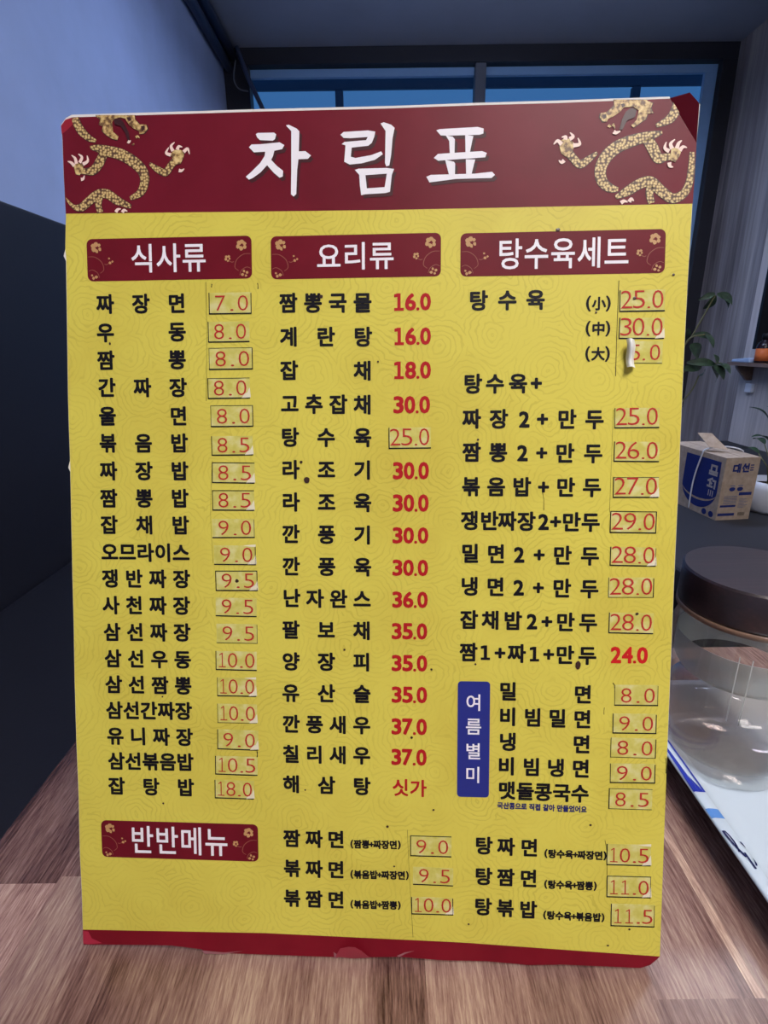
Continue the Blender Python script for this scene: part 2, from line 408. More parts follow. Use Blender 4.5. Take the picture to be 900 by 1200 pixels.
for i in range(4): bm.faces.new((A[i], B_[i], B_[(i + 1) % 4], A[(i + 1) % 4]))
ob('top_flap', bm, M_card, ct)
ob('side_flap', bx((Wd * 0.54, 0.0, Hh), (Wd, Ln, Hh + tk)), M_card, ct)
def strokes(bm, segs, org, ux, uy, nrm, th, d=0.0006, mi=0):
    org = Vector(org); ux = Vector(ux); uy = Vector(uy); nrm = Vector(nrm)
    for (x0, y0, x1, y1) in segs:
        a = Vector((x0, y0)); b = Vector((x1, y1)); t_ = (b - a).normalized(); q = Vector((-t_.y, t_.x)) * th / 2; a = a - t_ * th / 2; b = b + t_ * th / 2
        vs = [bm.verts.new(org + ux * p.x + uy * p.y + nrm * d) for p in (a - q, b - q, b + q, a + q)]
        bm.faces.new(vs).material_index = mi
# lettering strokes (unit square) of the two printed syllables
DAE = [(0.05, .85, .45, .85), (.05, .85, .05, .15), (.05, .15, .45, .15), (.62, .0, .62, 1.0), (.62, .5, .85, .5), (.85, 0, .85, 1)]
SEON = [(.28, 1.0, .05, .5), (.28, .85, .5, .5), (.55, .72, .8, .72), (.8, 1.0, .8, .35), (.2, .32, .2, .0), (.2, .0, .85, .0)]
bm = bmesh.new()
def wr(segs, x, z, w, h): return [(x + a * w, z + b * h, x + c * w, z + d * h) for a, b, c, d in segs]
FX, FZ, FN = (1, 0, 0), (0, 0, 1), (0, -1, 0)
def fr_(x, z, w, h, mi): # block on the front face
    strokes(bm, [(x, z + h / 2, x + w, z + h / 2)], (0, 0, 0), FX, FZ, FN, h, 0.0006, mi)
strokes(bm, wr(DAE, Wd * .25, Hh * .79, Wd * .23, Hh * .115), (0, 0, 0), FX, FZ, FN, Wd * .048)
strokes(bm, wr(SEON, Wd * .52, Hh * .79, Wd * .21, Hh * .115), (0, 0, 0), FX, FZ, FN, Wd * .048)
for k in range(3): fr_(Wd * .76, Hh * (.80 + .04 * k), Wd * .07, Hh * .018, 0)
for cx_ in (.33, .56):
    vs = [bm.verts.new((Wd * (cx_ + .09 * math.cos(a)), -0.0006, Hh * (.515 + (.028 if math.sin(a) > 0 else .04) * math.sin(a)))) for a in [2 * math.pi * i / 20 for i in range(20)]]
    bm.faces.new(vs)
    fr_(Wd * (cx_ - .06), Hh * .558, Wd * .12, Hh * .014, 1)
fr_(Wd * .60, Hh * .405, Wd * .29, Hh * .05, 0)
fr_(Wd * .09, Hh * .215, Wd * .40, Hh * .036, 0)
fr_(Wd * .07, Hh * .07, Wd * .42, Hh * .045, 0)
for k in range(7): fr_(Wd * .14, Hh * (.27 + .02 * k), Wd * .38, Hh * .008, 1)
for k in range(8): fr_(Wd * .60, Hh * (.20 + .02 * k), Wd * (.16 + .05 * (k % 3)), Hh * .007, 1)
for k in range(9): strokes(bm, [(Wd * (.64 + .024 * k), Hh * .07, Wd * (.64 + .024 * k), Hh * .12)], (0, 0, 0), FX, FZ, FN, Wd * .011, 0.0007, 2)
ob('front_print', bm, [M_navy, M_navy2, M_black], ct, smooth='keep')
# long side: navy shield with turned lettering and pale arc
bm = bmesh.new()
SX, SN = (0, 1, 0), (-1, 0, 0)
def sp(y, z, d=0.0006): return (-d, y, z)
cy_, top_z = .105, Hh * .90
out = [(.018, Hh * .93), (.195, Hh * .93)] + [(cy_ + .09 * math.cos(a), Hh * .44 + Hh * .34 * math.sin(a)) for a in [-math.pi * i / 20 for i in range(21)]]
vs = [bm.verts.new(sp(y, z)) for y, z in out]
bm.faces.new(vs)
arc = [(cy_ + .092 * math.cos(a), Hh * .42 + Hh * .20 * math.sin(a), Hh * .42 + Hh * .165 * math.sin(a)) for a in [math.pi + math.pi * i / 20 for i in range(21)]]
for a, b in zip(arc, arc[1:]):
    bm.faces.new([bm.verts.new(sp(y, z, .0010)) for y, z in ((a[0], a[1]), (b[0], b[1]), (b[0], b[2]), (a[0], a[2]))]).material_index = 1
for ch, zz in ((DAE, .68), (SEON, .47)):   # reading downwards, turned a quarter
    segs = [(.030 + .034 * b, Hh * (zz + .17 * (1 - a)), .030 + .034 * d, Hh * (zz + .17 * (1 - c))) for a, b, c, d in ch]
    strokes(bm, segs, (0, 0, 0), SX, FZ, SN, .0075, 0.0011, 2)
for k in range(3): strokes(bm, [(.034 + .010 * k, Hh * .36, .034 + .010 * k, Hh * .44)], (0, 0, 0), SX, FZ, SN, .004, .0011, 2)
for k in range(2):
    vs = [bm.verts.new(sp(.026 + .034 * k + .012 * math.cos(a), Hh * .07 + Hh * .05 * math.sin(a))) for a in [2 * math.pi * i / 16 for i in range(16)]]
    bm.faces.new(vs)
ob('side_print', bm, [M_navy, M_card, mat('pale_card_print', rgb(186, 176, 170), .7, .2)], ct, smooth='keep')
ys = .135
bm = bmesh.new()
path = [(-.0035, ys, 0.004), (-.0035, ys, Hh * .5), (-.0035, ys - .02, Hh * .93), (0.006, ys - .025, Hh + .012), (Wd * .5, ys - .04, Hh + .022), (Wd - .004, ys - .05, Hh + .010), (Wd + .0035, ys - .05, Hh * .9), (Wd + .0035, ys - .05, .004)]
tube(bm, catmull([Vector(p) for p in path], 5), 0.0026, 8)
ob('strap', bm, M_white, ct, smooth=True)

# white planter with small plant on the bench, right of the carton
pp = at_z(905, 603, BZ)
pot = empty('potted_plant', (pp.x + 0.02, pp.y + 0.05, BZ), 'green plant in a round white pot on the dark bench right of the carton', 'plant')
bm = bmesh.new(); lathe(bm, [(0, 0), (.065, 0), (.078, .012), (.086, .045), (.084, .085), (.079, .112), (.074, .112), (.070, .09), (0, .088)], 48)
ob('pot', bm, M_white, pot, smooth=True)
bm = bmesh.new(); lathe(bm, [(0, .093), (.04, .094), (.0715, .0905)], 32)
ob('soil', bm, mat('soil', rgb(48, 36, 30), .95, .1), pot, smooth=True)
M_leaf = mat('dark_leaf', rgb(52, 84, 52), 0.45, 0.4); n = N(M_leaf)
n.link(n.ramp(n.noise(n.coords(), 40, 3), [(0.3, rgb(30, 46, 34)), (0.7, rgb(52, 78, 52))]), n.b.inputs['Base Color'])
M_stem = mat('plant_stem', rgb(92, 90, 58), 0.6, 0.3)
def leaf(bm, base, tip, width, droop=0.15, up=Vector((0, 0, 1))):
    base = Vector(base); tip = Vector(tip); ax = tip - base; L = ax.length
    side = ax.cross(up)
    side = side.normalized() if side.length > 1e-6 else Vector((1, 0, 0))
    nrm = side.cross(ax).normalized(); rows = []
    for i in range(9):
        t_ = i / 8; w = width * math.sin(math.pi * min(1, t_ * .92 + .06)) ** 0.8 * (1 - .25 * t_)
        c = base + ax * t_ + nrm * (L * droop * math.sin(math.pi * t_))
        rows.append([bm.verts.new(c - side * w + nrm * w * .3), bm.verts.new(c), bm.verts.new(c + side * w + nrm * w * .3)])
    for a, b in zip(rows, rows[1:]):
        bm.faces.new((a[0], a[1], b[1], b[0])); bm.faces.new((a[1], a[2], b[2], b[1]))
rnd = random.Random(3)
bs = bmesh.new()
for k in range(14):
    a = rnd.uniform(0, 6.28); h = rnd.uniform(.10, .26); r_ = rnd.uniform(.02, .10)
    q = Vector((math.cos(a) * r_, math.sin(a) * r_ * .8, .09 + h))
    tube(bs, [Vector((math.cos(a) * .02, math.sin(a) * .02, .09)), Vector((math.cos(a) * r_ * .4, math.sin(a) * r_ * .4, .09 + h * .6)), q], .002, 6)
    lb = bmesh.new(); leaf(lb, q, q + Vector((math.cos(a) * .07, math.sin(a) * .06, rnd.uniform(-.03, .05))), .018)
    ob('leaf', lb, M_leaf, pot, smooth=True)
ob('stem', bs, M_stem, pot, smooth=True)

# tall trailing plant in a black pot, mostly behind the menu
PYY = 2.22
tp = empty('trailing_plant', (1.13, PYY, BZ), 'tall sparse leafy plant in a black pot behind the menu board', 'plant')
bm = bmesh.new(); lathe(bm, [(0, 0), (.075, 0), (.09, .10), (.098, .19), (.104, .195), (.104, .215), (.094, .215), (.088, .19), (0, .188)], 40)
ob('pot', bm, M_dark, tp, smooth=True)
bs = bmesh.new()
def T(x, y, dy=0.0): return at_y(x, y, PYY + dy) - tp.location
root = Vector((0.0, 0, .19))
for pts, dy in (([(800, 470), (812, 455), (819, 440)], .02), ([(795, 420), (812, 392), (838, 346)], .0), ([(792, 440), (805, 400), (826, 392)], -.03), ([(790, 450), (810, 432), (845, 425)], .03)):
    tube(bs, catmull([root] + [T(x, y, dy) for x, y in pts], 6), .0028, 6)
ob('stem', bs, M_stem, tp, smooth=True)
LV = [((838, 346), (824, 362), .030), ((840, 345), (858, 358), .030), ((846, 346), (852, 364), .022), ((838, 344), (818, 352), .018),
      ((808, 405), (818, 420), .050), ((826, 392), (836, 408), .022), ((812, 392), (836, 398), .022), ((805, 425), (840, 428), .026), ((836, 428), (848, 445), .032),
      ((842, 426), (856, 438), .026), ((800, 433), (822, 430), .030), ((834, 430), (838, 448), .024), ((819, 440), (826, 432), .012), ((806, 385), (798, 400), .03), ((840, 427), (836, 415), .02)]
for i, (a, b, w) in enumerate(LV):
    lb = bmesh.new(); dy = rnd.uniform(-.05, .05); leaf(lb, T(*a), T(b[0], b[1], dy), w * .72, .12, Vector((0.3, -1, .4)))
    ob('leaf', lb, M_leaf, tp, smooth=True)

# wall shelf with its things
sl = at_x(852, 424, PX - .115); SZ = sl.z; sy1 = min(sl.y, PYE - .01)
sh = empty('wall_shelf', (PX, sy1 - .4, SZ), 'short wooden shelf on brackets on the pale right wall', 'shelf')
ob('shelf_board', bx((-.115, -.35, -.018), (-.001, .40, 0), .002), M_shelf, sh)
for yy in (.33, -.25):
    bm = bmesh.new()
    vs = [(-.001, -.018), (-.095, -.018), (-.095, -.030), (-.030, -.10), (-.001, -.10)]
    A = [bm.verts.new((x, yy, z)) for x, z in vs]; B = [bm.verts.new((x, yy + .02, z)) for x, z in vs]
    bm.faces.new(A); bm.faces.new(B[::-1])
    for i in range(5): bm.faces.new((A[i], B[i], B[(i + 1) % 5], A[(i + 1) % 5]))
    ob('bracket', bm, M_shelf, sh)
hk = bx((PX - .022, sy1 - .11, SZ - .165), (PX - .001, sy1 - .055, SZ - .118), .004)
tag(ob('wall_switch', hk, M_white), 'small white box on the wall below the shelf bracket', 'switch')
b0 = at_x(893, 422, PX - .055)
bt = empty('bottle', (PX - .055, b0.y, SZ), 'small dark bottle with an orange label on the wall shelf', 'bottle')
bm = bmesh.new(); lathe(bm, [(0, 0), (.034, 0), (.037, .006), (.037, .085), (.030, .105), (.016, .115), (.016, .125), (0, .125)], 32)
ob('bottle_body', bm, mat('brown_glass', rgb(38, 24, 30), .15, .5), bt, smooth=True)
bm = bmesh.new(); lathe(bm, [(.0374, .012), (.0378, .012), (.0378, .075), (.0374, .075)], 32)
ob('bottle_label', bm, mat('orange_label', rgb(216, 112, 58), .5, .3), bt, smooth=True)
bm = bmesh.new(); lathe(bm, [(0, .125), (.020, .125), (.020, .148), (.017, .152), (0, .152)], 32)
ob('cap', bm, M_dark, bt, smooth=True)
k0 = at_x(863, 421, PX - .06)
bm = bmesh.new(); box(bm, (-.045, -.085, 0), (.03, .07, .020), .008)
for v in bm.verts: v.co.z *= 1 + .35 * math.sin(v.co.y * 60)
pk = ob('packet', bm, mat('pale_blue_wrapper', rgb(176, 196, 226), .3, .5), loc=(PX - .06, sy1 - .09, SZ)); tag(pk, 'small pale blue packet lying on the far end of the wall shelf', 'packet')

# ================================================================== TABLE
TX0, TX1, TY0, TY1 = -0.2515, 0.47, -0.62, 0.475
tb = empty('dining_table', ((TX0 + TX1) / 2, (TY0 + TY1) / 2, 0), 'wood plank dining table under the menu board and tray', 'table')
off = tb.location
bm = bmesh.new(); cl = bm.loops.layers.color.new('plank')
rt = random.Random(11)
PW = 0.0539
xs = [TX0 + PW * k for k in range(8)] + [.1766, .1815, .236, .29, .344, .398, TX1]
for i, (a, b) in enumerate(zip(xs, xs[1:])):
    if i == 0: cuts = [TY0, -.25, .2325, TY1]; tones = [.5, .72, .24]
    elif i == 7: cuts = [TY0, -.1, .1705, TY1]; tones = [.5, .36, .56]
    elif i == 8: cuts = [TY0, .1, .1705, TY1]; tones = [.4, .5, .88]
    elif i == 9: cuts = [TY0, -.05, .40, TY1]; tones = [.4, .44, .3]
    else:
        c = rt.uniform(-.25, .02); cuts = [TY0, c, c + rt.uniform(.30, .42), TY1]; tones = [rt.uniform(.4, .66) for _ in range(3)]
    for (c, d), t_ in zip(zip(cuts, cuts[1:]), tones):
        sd = rt.random()
        f = bm.faces.new([bm.verts.new(Vector((x, y, TZ)) - off) for x, y in ((a, c), (b, c), (b, d), (a, d))])
        for l in f.loops: l[cl] = (t_, sd, 0, 1)
bmesh.ops.remove_doubles(bm, verts=bm.verts, dist=1e-6)
top_ = len(bm.faces)
box(bm, Vector((TX0, TY0, TZ - .028)) - off, Vector((TX1, TY1, TZ - .0006)) - off, 0, 1)
ob('tabletop', bm, [M_table, M_tedge], tb, smooth='keep')
for sx in (TX0 + .06, TX1 - .10):
    for sy in (TY0 + .06, TY1 - .10):
        ob('leg', bx(Vector((sx, sy, 0)) - off, Vector((sx + .04, sy + .04, TZ - .028)) - off, .003), M_dark, tb)
ob('apron', bx(Vector((TX0 + .07, TY0 + .07, TZ - .075)) - off, Vector((TX1 - .07, TY1 - .07, TZ - .028)) - off), M_dark, tb)

# ================================================================== TRAY AND JAR
tcx0, tcx1, tcy0, tcy1, rimz = 0.1995, 0.462, 0.10, 0.392, 0.021
tr_ = empty('tray', ((tcx0 + tcx1) / 2, (tcy0 + tcy1) / 2, TZ), 'pale blue-white tray with blue painted rim right of the menu board', 'tray')
hx, hy = (tcx1 - tcx0) / 2, (tcy1 - tcy0) / 2
def rrect(hx, hy, r, k=8):
    o = []
    for sx, sy, a0 in ((1, 1, 0), (-1, 1, 90), (-1, -1, 180), (1, -1, 270)):
        for i in range(k + 1):
            a = math.radians(a0 + 90 * i / k); o.append((sx * (hx - r) + r * math.cos(a), sy * (hy - r) + r * math.sin(a)))
    return o
M_tray = mat('pale_blue_melamine', rgb(206, 220, 232), 0.16, 0.5)
bm = bmesh.new(); rings = []
for ins, z, r in ((.026, 0.0, .03), (.022, .001, .032), (.010, .011, .038), (.001, rimz - .002, .044), (0, rimz, .045), (.0015, rimz + .0008, .044), (.0085, rimz, .038), (.016, .010, .035), (.026, .0045, .03), (.034, .0035, .025)):
    rings.append([bm.verts.new((x, y, z)) for x, y in rrect(hx - ins, hy - ins, r)])
for a, b in zip(rings, rings[1:]):
    k = len(a)
    for i in range(k): bm.faces.new((a[i], a[(i + 1) % k], b[(i + 1) % k], b[i]))
bm.faces.new(rings[-1]); bm.faces.new(rings[0][::-1])
ob('tray_body', bm, M_tray, tr_, smooth=True)
# painted marks on the left rim
M_tb = mat('cobalt_glaze', rgb(48, 62, 170), .2, .5); M_tb2 = mat('sky_glaze', rgb(96, 146, 214), .2, .5); M_tb3 = mat('indigo_glaze', rgb(34, 40, 88), .2, .5)
bm = bmesh.new()
def rimz_at(ins):
    P = [(-.0002, rimz - .002), (0, rimz), (.0015, rimz + .0008), (.0085, rimz), (.016, .010), (.026, .0045)]
    for (a, za), (b, zb) in zip(P, P[1:]):
        if a <= ins <= b: return za + (zb - za) * (ins - a) / (b - a)
    return rimz
def rimpatch(y0, y1, f0, f1, mi, k=14):
    for i in range(k):
        ya, yb = y0 + (y1 - y0) * i / k, y0 + (y1 - y0) * (i + 1) / k
        for j in range(4):
            qs = []
            for yy, s in ((ya, j / 4), (yb, j / 4), (yb, (j + 1) / 4), (ya, (j + 1) / 4)):
                tt = (yy - y0) / (y1 - y0); ins = f0(tt) + (f1(tt) - f0(tt)) * s
                qs.append(bm.verts.new((-hx + ins, yy - tr_.location.y, rimz_at(ins) + .0004)))
            bm.faces.new(qs).material_index = mi
def C(v): return lambda t_: v
rimpatch(.272, .335, lambda t_: .0005 + .0015 * (t_), lambda t_: .0042 - .0012 * t_, 0)
rimpatch(.272, .335, lambda t_: .0072, lambda t_: .0088, 0)
rimpatch(.272, .286, lambda t_: .0042 , lambda t_: .0042 + .003 * (1 - t_), 0)
rimpatch(.252, .259, C(.0004), C(.0088), 1)
rimpatch(.226, .243, lambda t_: .0010 + .0030 * (1 - t_) ** 2, lambda t_: .0022 + .0035 * (1 - t_) ** 2, 2)
rimpatch(.229, .243, lambda t_: .0020 + .0035 * t_ * (1 - t_) * 4 * .4, lambda t_: .0030 + .0035 * t_ * (1 - t_) * 4 * .4, 2)
rimpatch(.221, .236, lambda t_: .0068 + .002 * math.sin(3 * t_), lambda t_: .0078 + .002 * math.sin(3 * t_), 2)
rimpatch(.219, .229, lambda t_: .0050 , lambda t_: .0062, 2)
ob('rim_decoration', bm, [M_tb, M_tb2, M_tb3], tr_, smooth='keep')

JX, JY = 0.2535, 0.328
jr = empty('glass_jar', (JX, JY, TZ + .0035), 'round clear glass jar with a dark wooden lid standing on the tray', 'jar')
def thin_glass(name, tint, ior, rough=.02, milk=0.0):
    M = bpy.data.materials.new(name); M.use_nodes = True; t = M.node_tree; t.nodes.clear()
    o = t.nodes.new('ShaderNodeOutputMaterial'); mx = t.nodes.new('ShaderNodeMixShader'); tr = t.nodes.new('ShaderNodeBsdfTransparent'); gl = t.nodes.new('ShaderNodeBsdfGlossy'); fr = t.nodes.new('ShaderNodeFresnel')
    tr.inputs[0].default_value = tint; gl.inputs['Roughness'].default_value = rough; fr.inputs['IOR'].default_value = ior
    ge = t.nodes.new('ShaderNodeNewGeometry'); mm = t.nodes.new('ShaderNodeMix'); mm.data_type = 'FLOAT'
    mm.inputs[2].default_value = ior; mm.inputs[3].default_value = 1 / ior
    t.links.new(ge.outputs['Backfacing'], mm.inputs[0]); t.links.new(mm.outputs[0], fr.inputs['IOR'])
    t.links.new(fr.outputs[0], mx.inputs[0]); t.links.new(tr.outputs[0], mx.inputs[1]); t.links.new(gl.outputs[0], mx.inputs[2]); last = mx
    if milk:
        df = t.nodes.new('ShaderNodeBsdfDiffuse'); df.inputs[0].default_value = rgb(214, 216, 210); m2 = t.nodes.new('ShaderNodeMixShader'); m2.inputs[0].default_value = milk
        t.links.new(mx.outputs[0], m2.inputs[1]); t.links.new(df.outputs[0], m2.inputs[2]); last = m2
    t.links.new(last.outputs[0], o.inputs[0]); return M
M_glass = thin_glass('clear_glass', (.95, .95, .94, 1), 1.46)
M_syrup = thin_glass('clear_brownish_liquid', (.82, .75, .71, 1), 1.36, .03)
M_milk = thin_glass('reflection_seam_glass', (.95, .95, .94, 1), 1.46, .05, .45)  # white mixed in imitates the tray's reflection on the ring; seams share it
R_ = .0455; gh = .124
bm = bmesh.new()
lathe(bm, [(0, .001), (.034, .001), (.038, 0), (.0405, .002), (.0440, .009), (.0455, .020), (R_, .034), (R_, .052), (R_ + .0008, .054), (R_, .056), (R_, gh - .016), (R_ - .002, gh - .010), (R_ - .0015, gh - .004), (R_ - .0015, gh), (R_ - .0045, gh), (R_ - .0045, gh - .012), (R_ - .0032, gh - .02), (R_ - .0032, .036), (.0425, .022), (.039, .012), (.033, .008), (0, .007)], 96)
ob('jar_body', bm, M_glass, jr, smooth=True)
bm = bmesh.new()
lathe(bm, [(0, .0078), (.033, .0086), (.0386, .0124), (.0420, .0224), (R_ - .0036, .036), (R_ - .0036, .054), (0, .054)], 96)
ob('liquid', bm, M_syrup, jr, smooth=True)
bm = bmesh.new()
lathe(bm, [(R_ - .0036, .100), (R_ - .0036, .086), (R_ - .0046, .079), (R_ - .0075, .0745), (R_ - .009, .0750), (R_ - .0066, .081), (R_ - .0050, .088), (R_ - .0042, .100), (R_ - .0036, .100)], 96)
ob('reflection_ring', bm, M_milk, jr, smooth=True)  # ring shape stands in for the white tray reflected in the glass
for px, py, ya in ((843, 752, 830), (868, 752, 806)):
    d1 = at_y(px, py, JY - .04); an = math.atan2(-.9, (d1.x - JX) / .04 * .6)
    bm = bmesh.new(); tube(bm, [(math.cos(an) * (R_ + .0001), math.sin(an) * (R_ + .0001), z) for z in (.057, .075, .106)], .00035, 6)
    ob('mould_seam', bm, M_milk, jr, smooth=True)
bm = bmesh.new()
lathe(bm, [(0, gh), (R_ - .0002, gh), (R_, gh + .002), (R_ - .0004, gh + .025), (R_ - .0014, gh + .0264), (0, gh + .0264)], 96)
ld = ob('lid', bm, M_lidw, jr)
for p in ld.data.polygons: p.use_smooth = abs(p.normal.z) < .5
bm = bmesh.new(); lathe(bm, [(R_ - .0014, gh - .004), (R_ + .0002, gh - .004), (R_ + .0002, gh - .0003), (R_ - .0014, gh - .0003)], 96)
ob('lid_seal', bm, mat('tan_seal', rgb(120, 92, 74), .4, .4), jr, smooth=True)

# ================================================================== MENU BOARD
BO = CAM + Vector((-0.16193917, 0.19601799, -0.30194087))
EX = Vector((.998907134, -.0467354614, .000578667)); EY = Vector((.01099654, .24703346, .96894455)); EN = Vector((-.04542702, -.96787926, .24727742))
EX.z = 0; EX.normalize(); EN = EX.cross(EY).normalized(); EY = EN.cross(EX)
bd = empty('menu_board', (0, 0, 0), 'large yellow and maroon Korean menu board leaning upright on the wooden table', 'menu')
M4 = Matrix((EX, EY, EN)).transposed().to_4x4(); M4.translation = BO
bd.matrix_world = M4
def bp(x, y):
    d = ray(x, y); k = (BO - CAM).dot(EN) / d.dot(EN); p = CAM + d * k - BO
    return Vector((p.dot(EX), p.dot(EY)))
def B(pts): return [bp(*p) for p in pts]
Z1, Z2, Z3, Z4, Z5 = .0002, .00032, .00042, .00050, .00058
#foot = min(bp(98, 1109).y, bp(750, 1135).y)
LE = [(98, 1107), (97, 1088), (95.5, 1040), (93.5, 1000), (92, 930), (89.5, 870), (87.5, 800), (86.5, 740), (84.5, 660), (82.3, 553), (80, 548), (82, 540), (79.8, 470), (77.3, 306), (74.6, 300), (76.5, 292), (77.2, 250), (74.5, 205), (73, 165), (71.5, 148), (77, 140), (84, 136)]
TE = [(150, 134), (300, 129.5), (450, 126), (560, 122), (650, 119.5), (784.6, 114.8)]
RE = [(816, 168), (814, 205), (811.5, 239), (806, 330), (801, 430), (795.5, 560), (790, 680), (784, 830), (778, 980), (773, 1112), (770.5, 1124), (762, 1131), (750, 1135)]
BE = [(600, 1129), (450, 1124), (400, 1122.5), (245, 1117), (236, 1113), (165, 1108)]
outline = B(LE + TE + RE + BE)
bm = bmesh.new(); prism(bm, [p + Vector((0, .0006)) if p.y > .40 else (p + Vector((0, .0016)) if p.y < .012 else p) for p in outline], -.005, 0)
core = ob('board_core', bm, M_core, bd, smooth='keep')
YL = [(77.2, 250.7)]; 
top_edge = [(784.6, 116.0), (650, 121.2), (560, 123.6), (450, 127.6), (300, 131.2), (150, 135.8), (86, 137.8), (78, 141), (72.5, 149)]
tbpts = B([(811.5, 239), (814, 205), (816, 168)] + top_edge + [(73.6, 165), (75, 205), (77.4, 250.7), (300, 248.2), (450, 246.4), (640, 242.6)])
bm = bmesh.new(); poly_flat(bm, tbpts, Z1)
band = ob('title_band', bm, M_maroon, bd, smooth='keep')
yl = B([(77.6, 250.7), (76.9, 292), (78.0, 306), (80.3, 470), (82.5, 540), (82.8, 553), (85, 660), (87, 740), (88, 800), (90, 870), (92.5, 930), (94, 1000), (96, 1040), (97.4, 1089), (310, 1093), (540, 1104), (773, 1120.5), (778, 980), (783.5, 830), (789.5, 680), (795, 560), (800.5, 430), (805.5, 330), (811, 239), (640, 242.6), (450, 246.4), (300, 248.2)])
bm = bmesh.new(); poly_flat(bm, yl, Z1)
ob('yellow_sheet', bm, M_yellow, bd, smooth='keep')
bs_ = B([(97.4, 1089), (98, 1106.5), (165, 1107), (200, 1107.5), (236, 1112), (245, 1116), (330, 1119), (400, 1121.5), (470, 1121), (520, 1125), (570, 1126), (620, 1130.5), (660, 1130), (750, 1134), (762, 1130.4), (770, 1123.6), (773, 1120.5), (540, 1104), (310, 1093)])
bm = bmesh.new(); poly_flat(bm, bs_, Z1)
st = ob('base_strip', bm, M_strip, bd, smooth='keep')
# peeled flap and torn edges on the base strip
bm = bmesh.new()
fp = B([(393, 1120), (399, 1109), (409, 1102.5), (417, 1101), (424, 1108), (431, 1117), (434, 1121), (415, 1122)])
hs = [.0006, .0012, .0035, .0045, .0030, .0015, .0006, .0006]
vs = [bm.verts.new((p.x, p.y, h)) for p, h in zip(fp, hs)]; c_ = bm.verts.new((*(sum(fp, Vector((0, 0))) / 8), .0028))
for i in range(8): bm.faces.new((vs[i], vs[(i + 1) % 8], c_))
ob('peeled_flap', bm, M_flap, st, smooth=True)
bm = bmesh.new()
for pts in ([(97.5, 1090), (104, 1091), (108, 1099), (120, 1104.5), (103, 1106), (98, 1105)],): poly_flat(bm, B(pts), Z2)
ob('scuffed_corner', bm, mat('scuffed_red', rgb(168, 36, 60), .5, .4), st, smooth='keep')
bm = bmesh.new()
for pts in ([(236, 1113), (262, 1115.5), (285, 1114), (262, 1117.6), (240, 1117)], [(391, 1115), (394, 1117), (396, 1122.5), (392, 1121.5)], [(465, 1119.5), (474, 1115.5), (486, 1113.5), (475, 1117), (468, 1121)]): poly_flat(bm, B(pts), Z2)
ob('torn_edge', bm, mat('torn_paper', rgb(150, 96, 100), .7, .2), st, smooth='keep')
# bent top right corner: the board folds forward along a crease
a_, b_ = bp(784.6, 115.4), bp(816, 168)
tipx = [None, None, (819.6, 121), (808.5, 108.4)]; tipp = B(tipx[2:][::-1])
ax = Vector((b_.x - a_.x, b_.y - a_.y, 0)).normalized()
Rm = Matrix.Rotation(math.radians(38), 3, ax)
fn_ = (M4.to_3x3() @ (Rm @ Vector((0, 0, 1)))).normalized(); fo = M4 @ Vector((a_.x, a_.y, 0))
def fold(xy, z):
    d = ray(*xy); p = CAM + d * ((fo - CAM).dot(fn_) / d.dot(fn_))
    return M4.inverted() @ p + (Rm @ Vector((0, 0, z)))
bm = bmesh.new()
ring = [a_, b_, tipp[1], tipp[0]]
F_ = [bm.verts.new(Vector((p.x, p.y, Z1)) if i < 2 else fold(tipx[i], Z1)) for i, p in enumerate(ring)]
K_ = [bm.verts.new(Vector((p.x, p.y, -.005)) if i < 2 else fold(tipx[i], -.003)) for i, p in enumerate(ring)]
bm.faces.new(F_).material_index = 0; bm.faces.new(K_[::-1]).material_index = 1
for i in range(4): bm.faces.new((F_[i], K_[i], K_[(i + 1) % 4], F_[(i + 1) % 4])).material_index = 1
ob('bent_corner', bm, [M_maroon, M_core], bd)
bm = bmesh.new(); poly_flat(bm, B([(72, 148), (77, 141), (85, 138), (86, 146), (80, 152), (73, 158)]), Z2)
ob('worn_corner', bm, mat('worn_red', rgb(150, 20, 40), .5, .4), bd, smooth='keep')
# easel flap that holds the board up from behind
bm = bmesh.new()
ft = Vector((0.10, .23, -.0052)); Wl = M4 @ Vector((0.148, .23, -.0052))
def toloc(v): return M4.inverted() @ v
tp_l, tp_r = Vector((.105, .235, -.0052)), Vector((.191, .235, -.0052))
wl, wr_ = M4 @ tp_l, M4 @ tp_r
dn = Vector((-EN.x, -EN.y, 0)).normalized()
gl_ = Vector((wl.x, wl.y, TZ + .0005)) + dn * .085; gr_ = Vector((wr_.x, wr_.y, TZ + .0005)) + dn * .085
q = [wl, wr_, gr_, gl_]
A_ = [bm.verts.new(toloc(v)) for v in q]; B_ = [bm.verts.new(toloc(v + dn * .003)) for v in q]
bm.faces.new(A_); bm.faces.new(B_[::-1])
for i in range(4): bm.faces.new((A_[i], B_[i], B_[(i + 1) % 4], A_[(i + 1) % 4]))
ob('easel_flap', bm, M_core, bd)

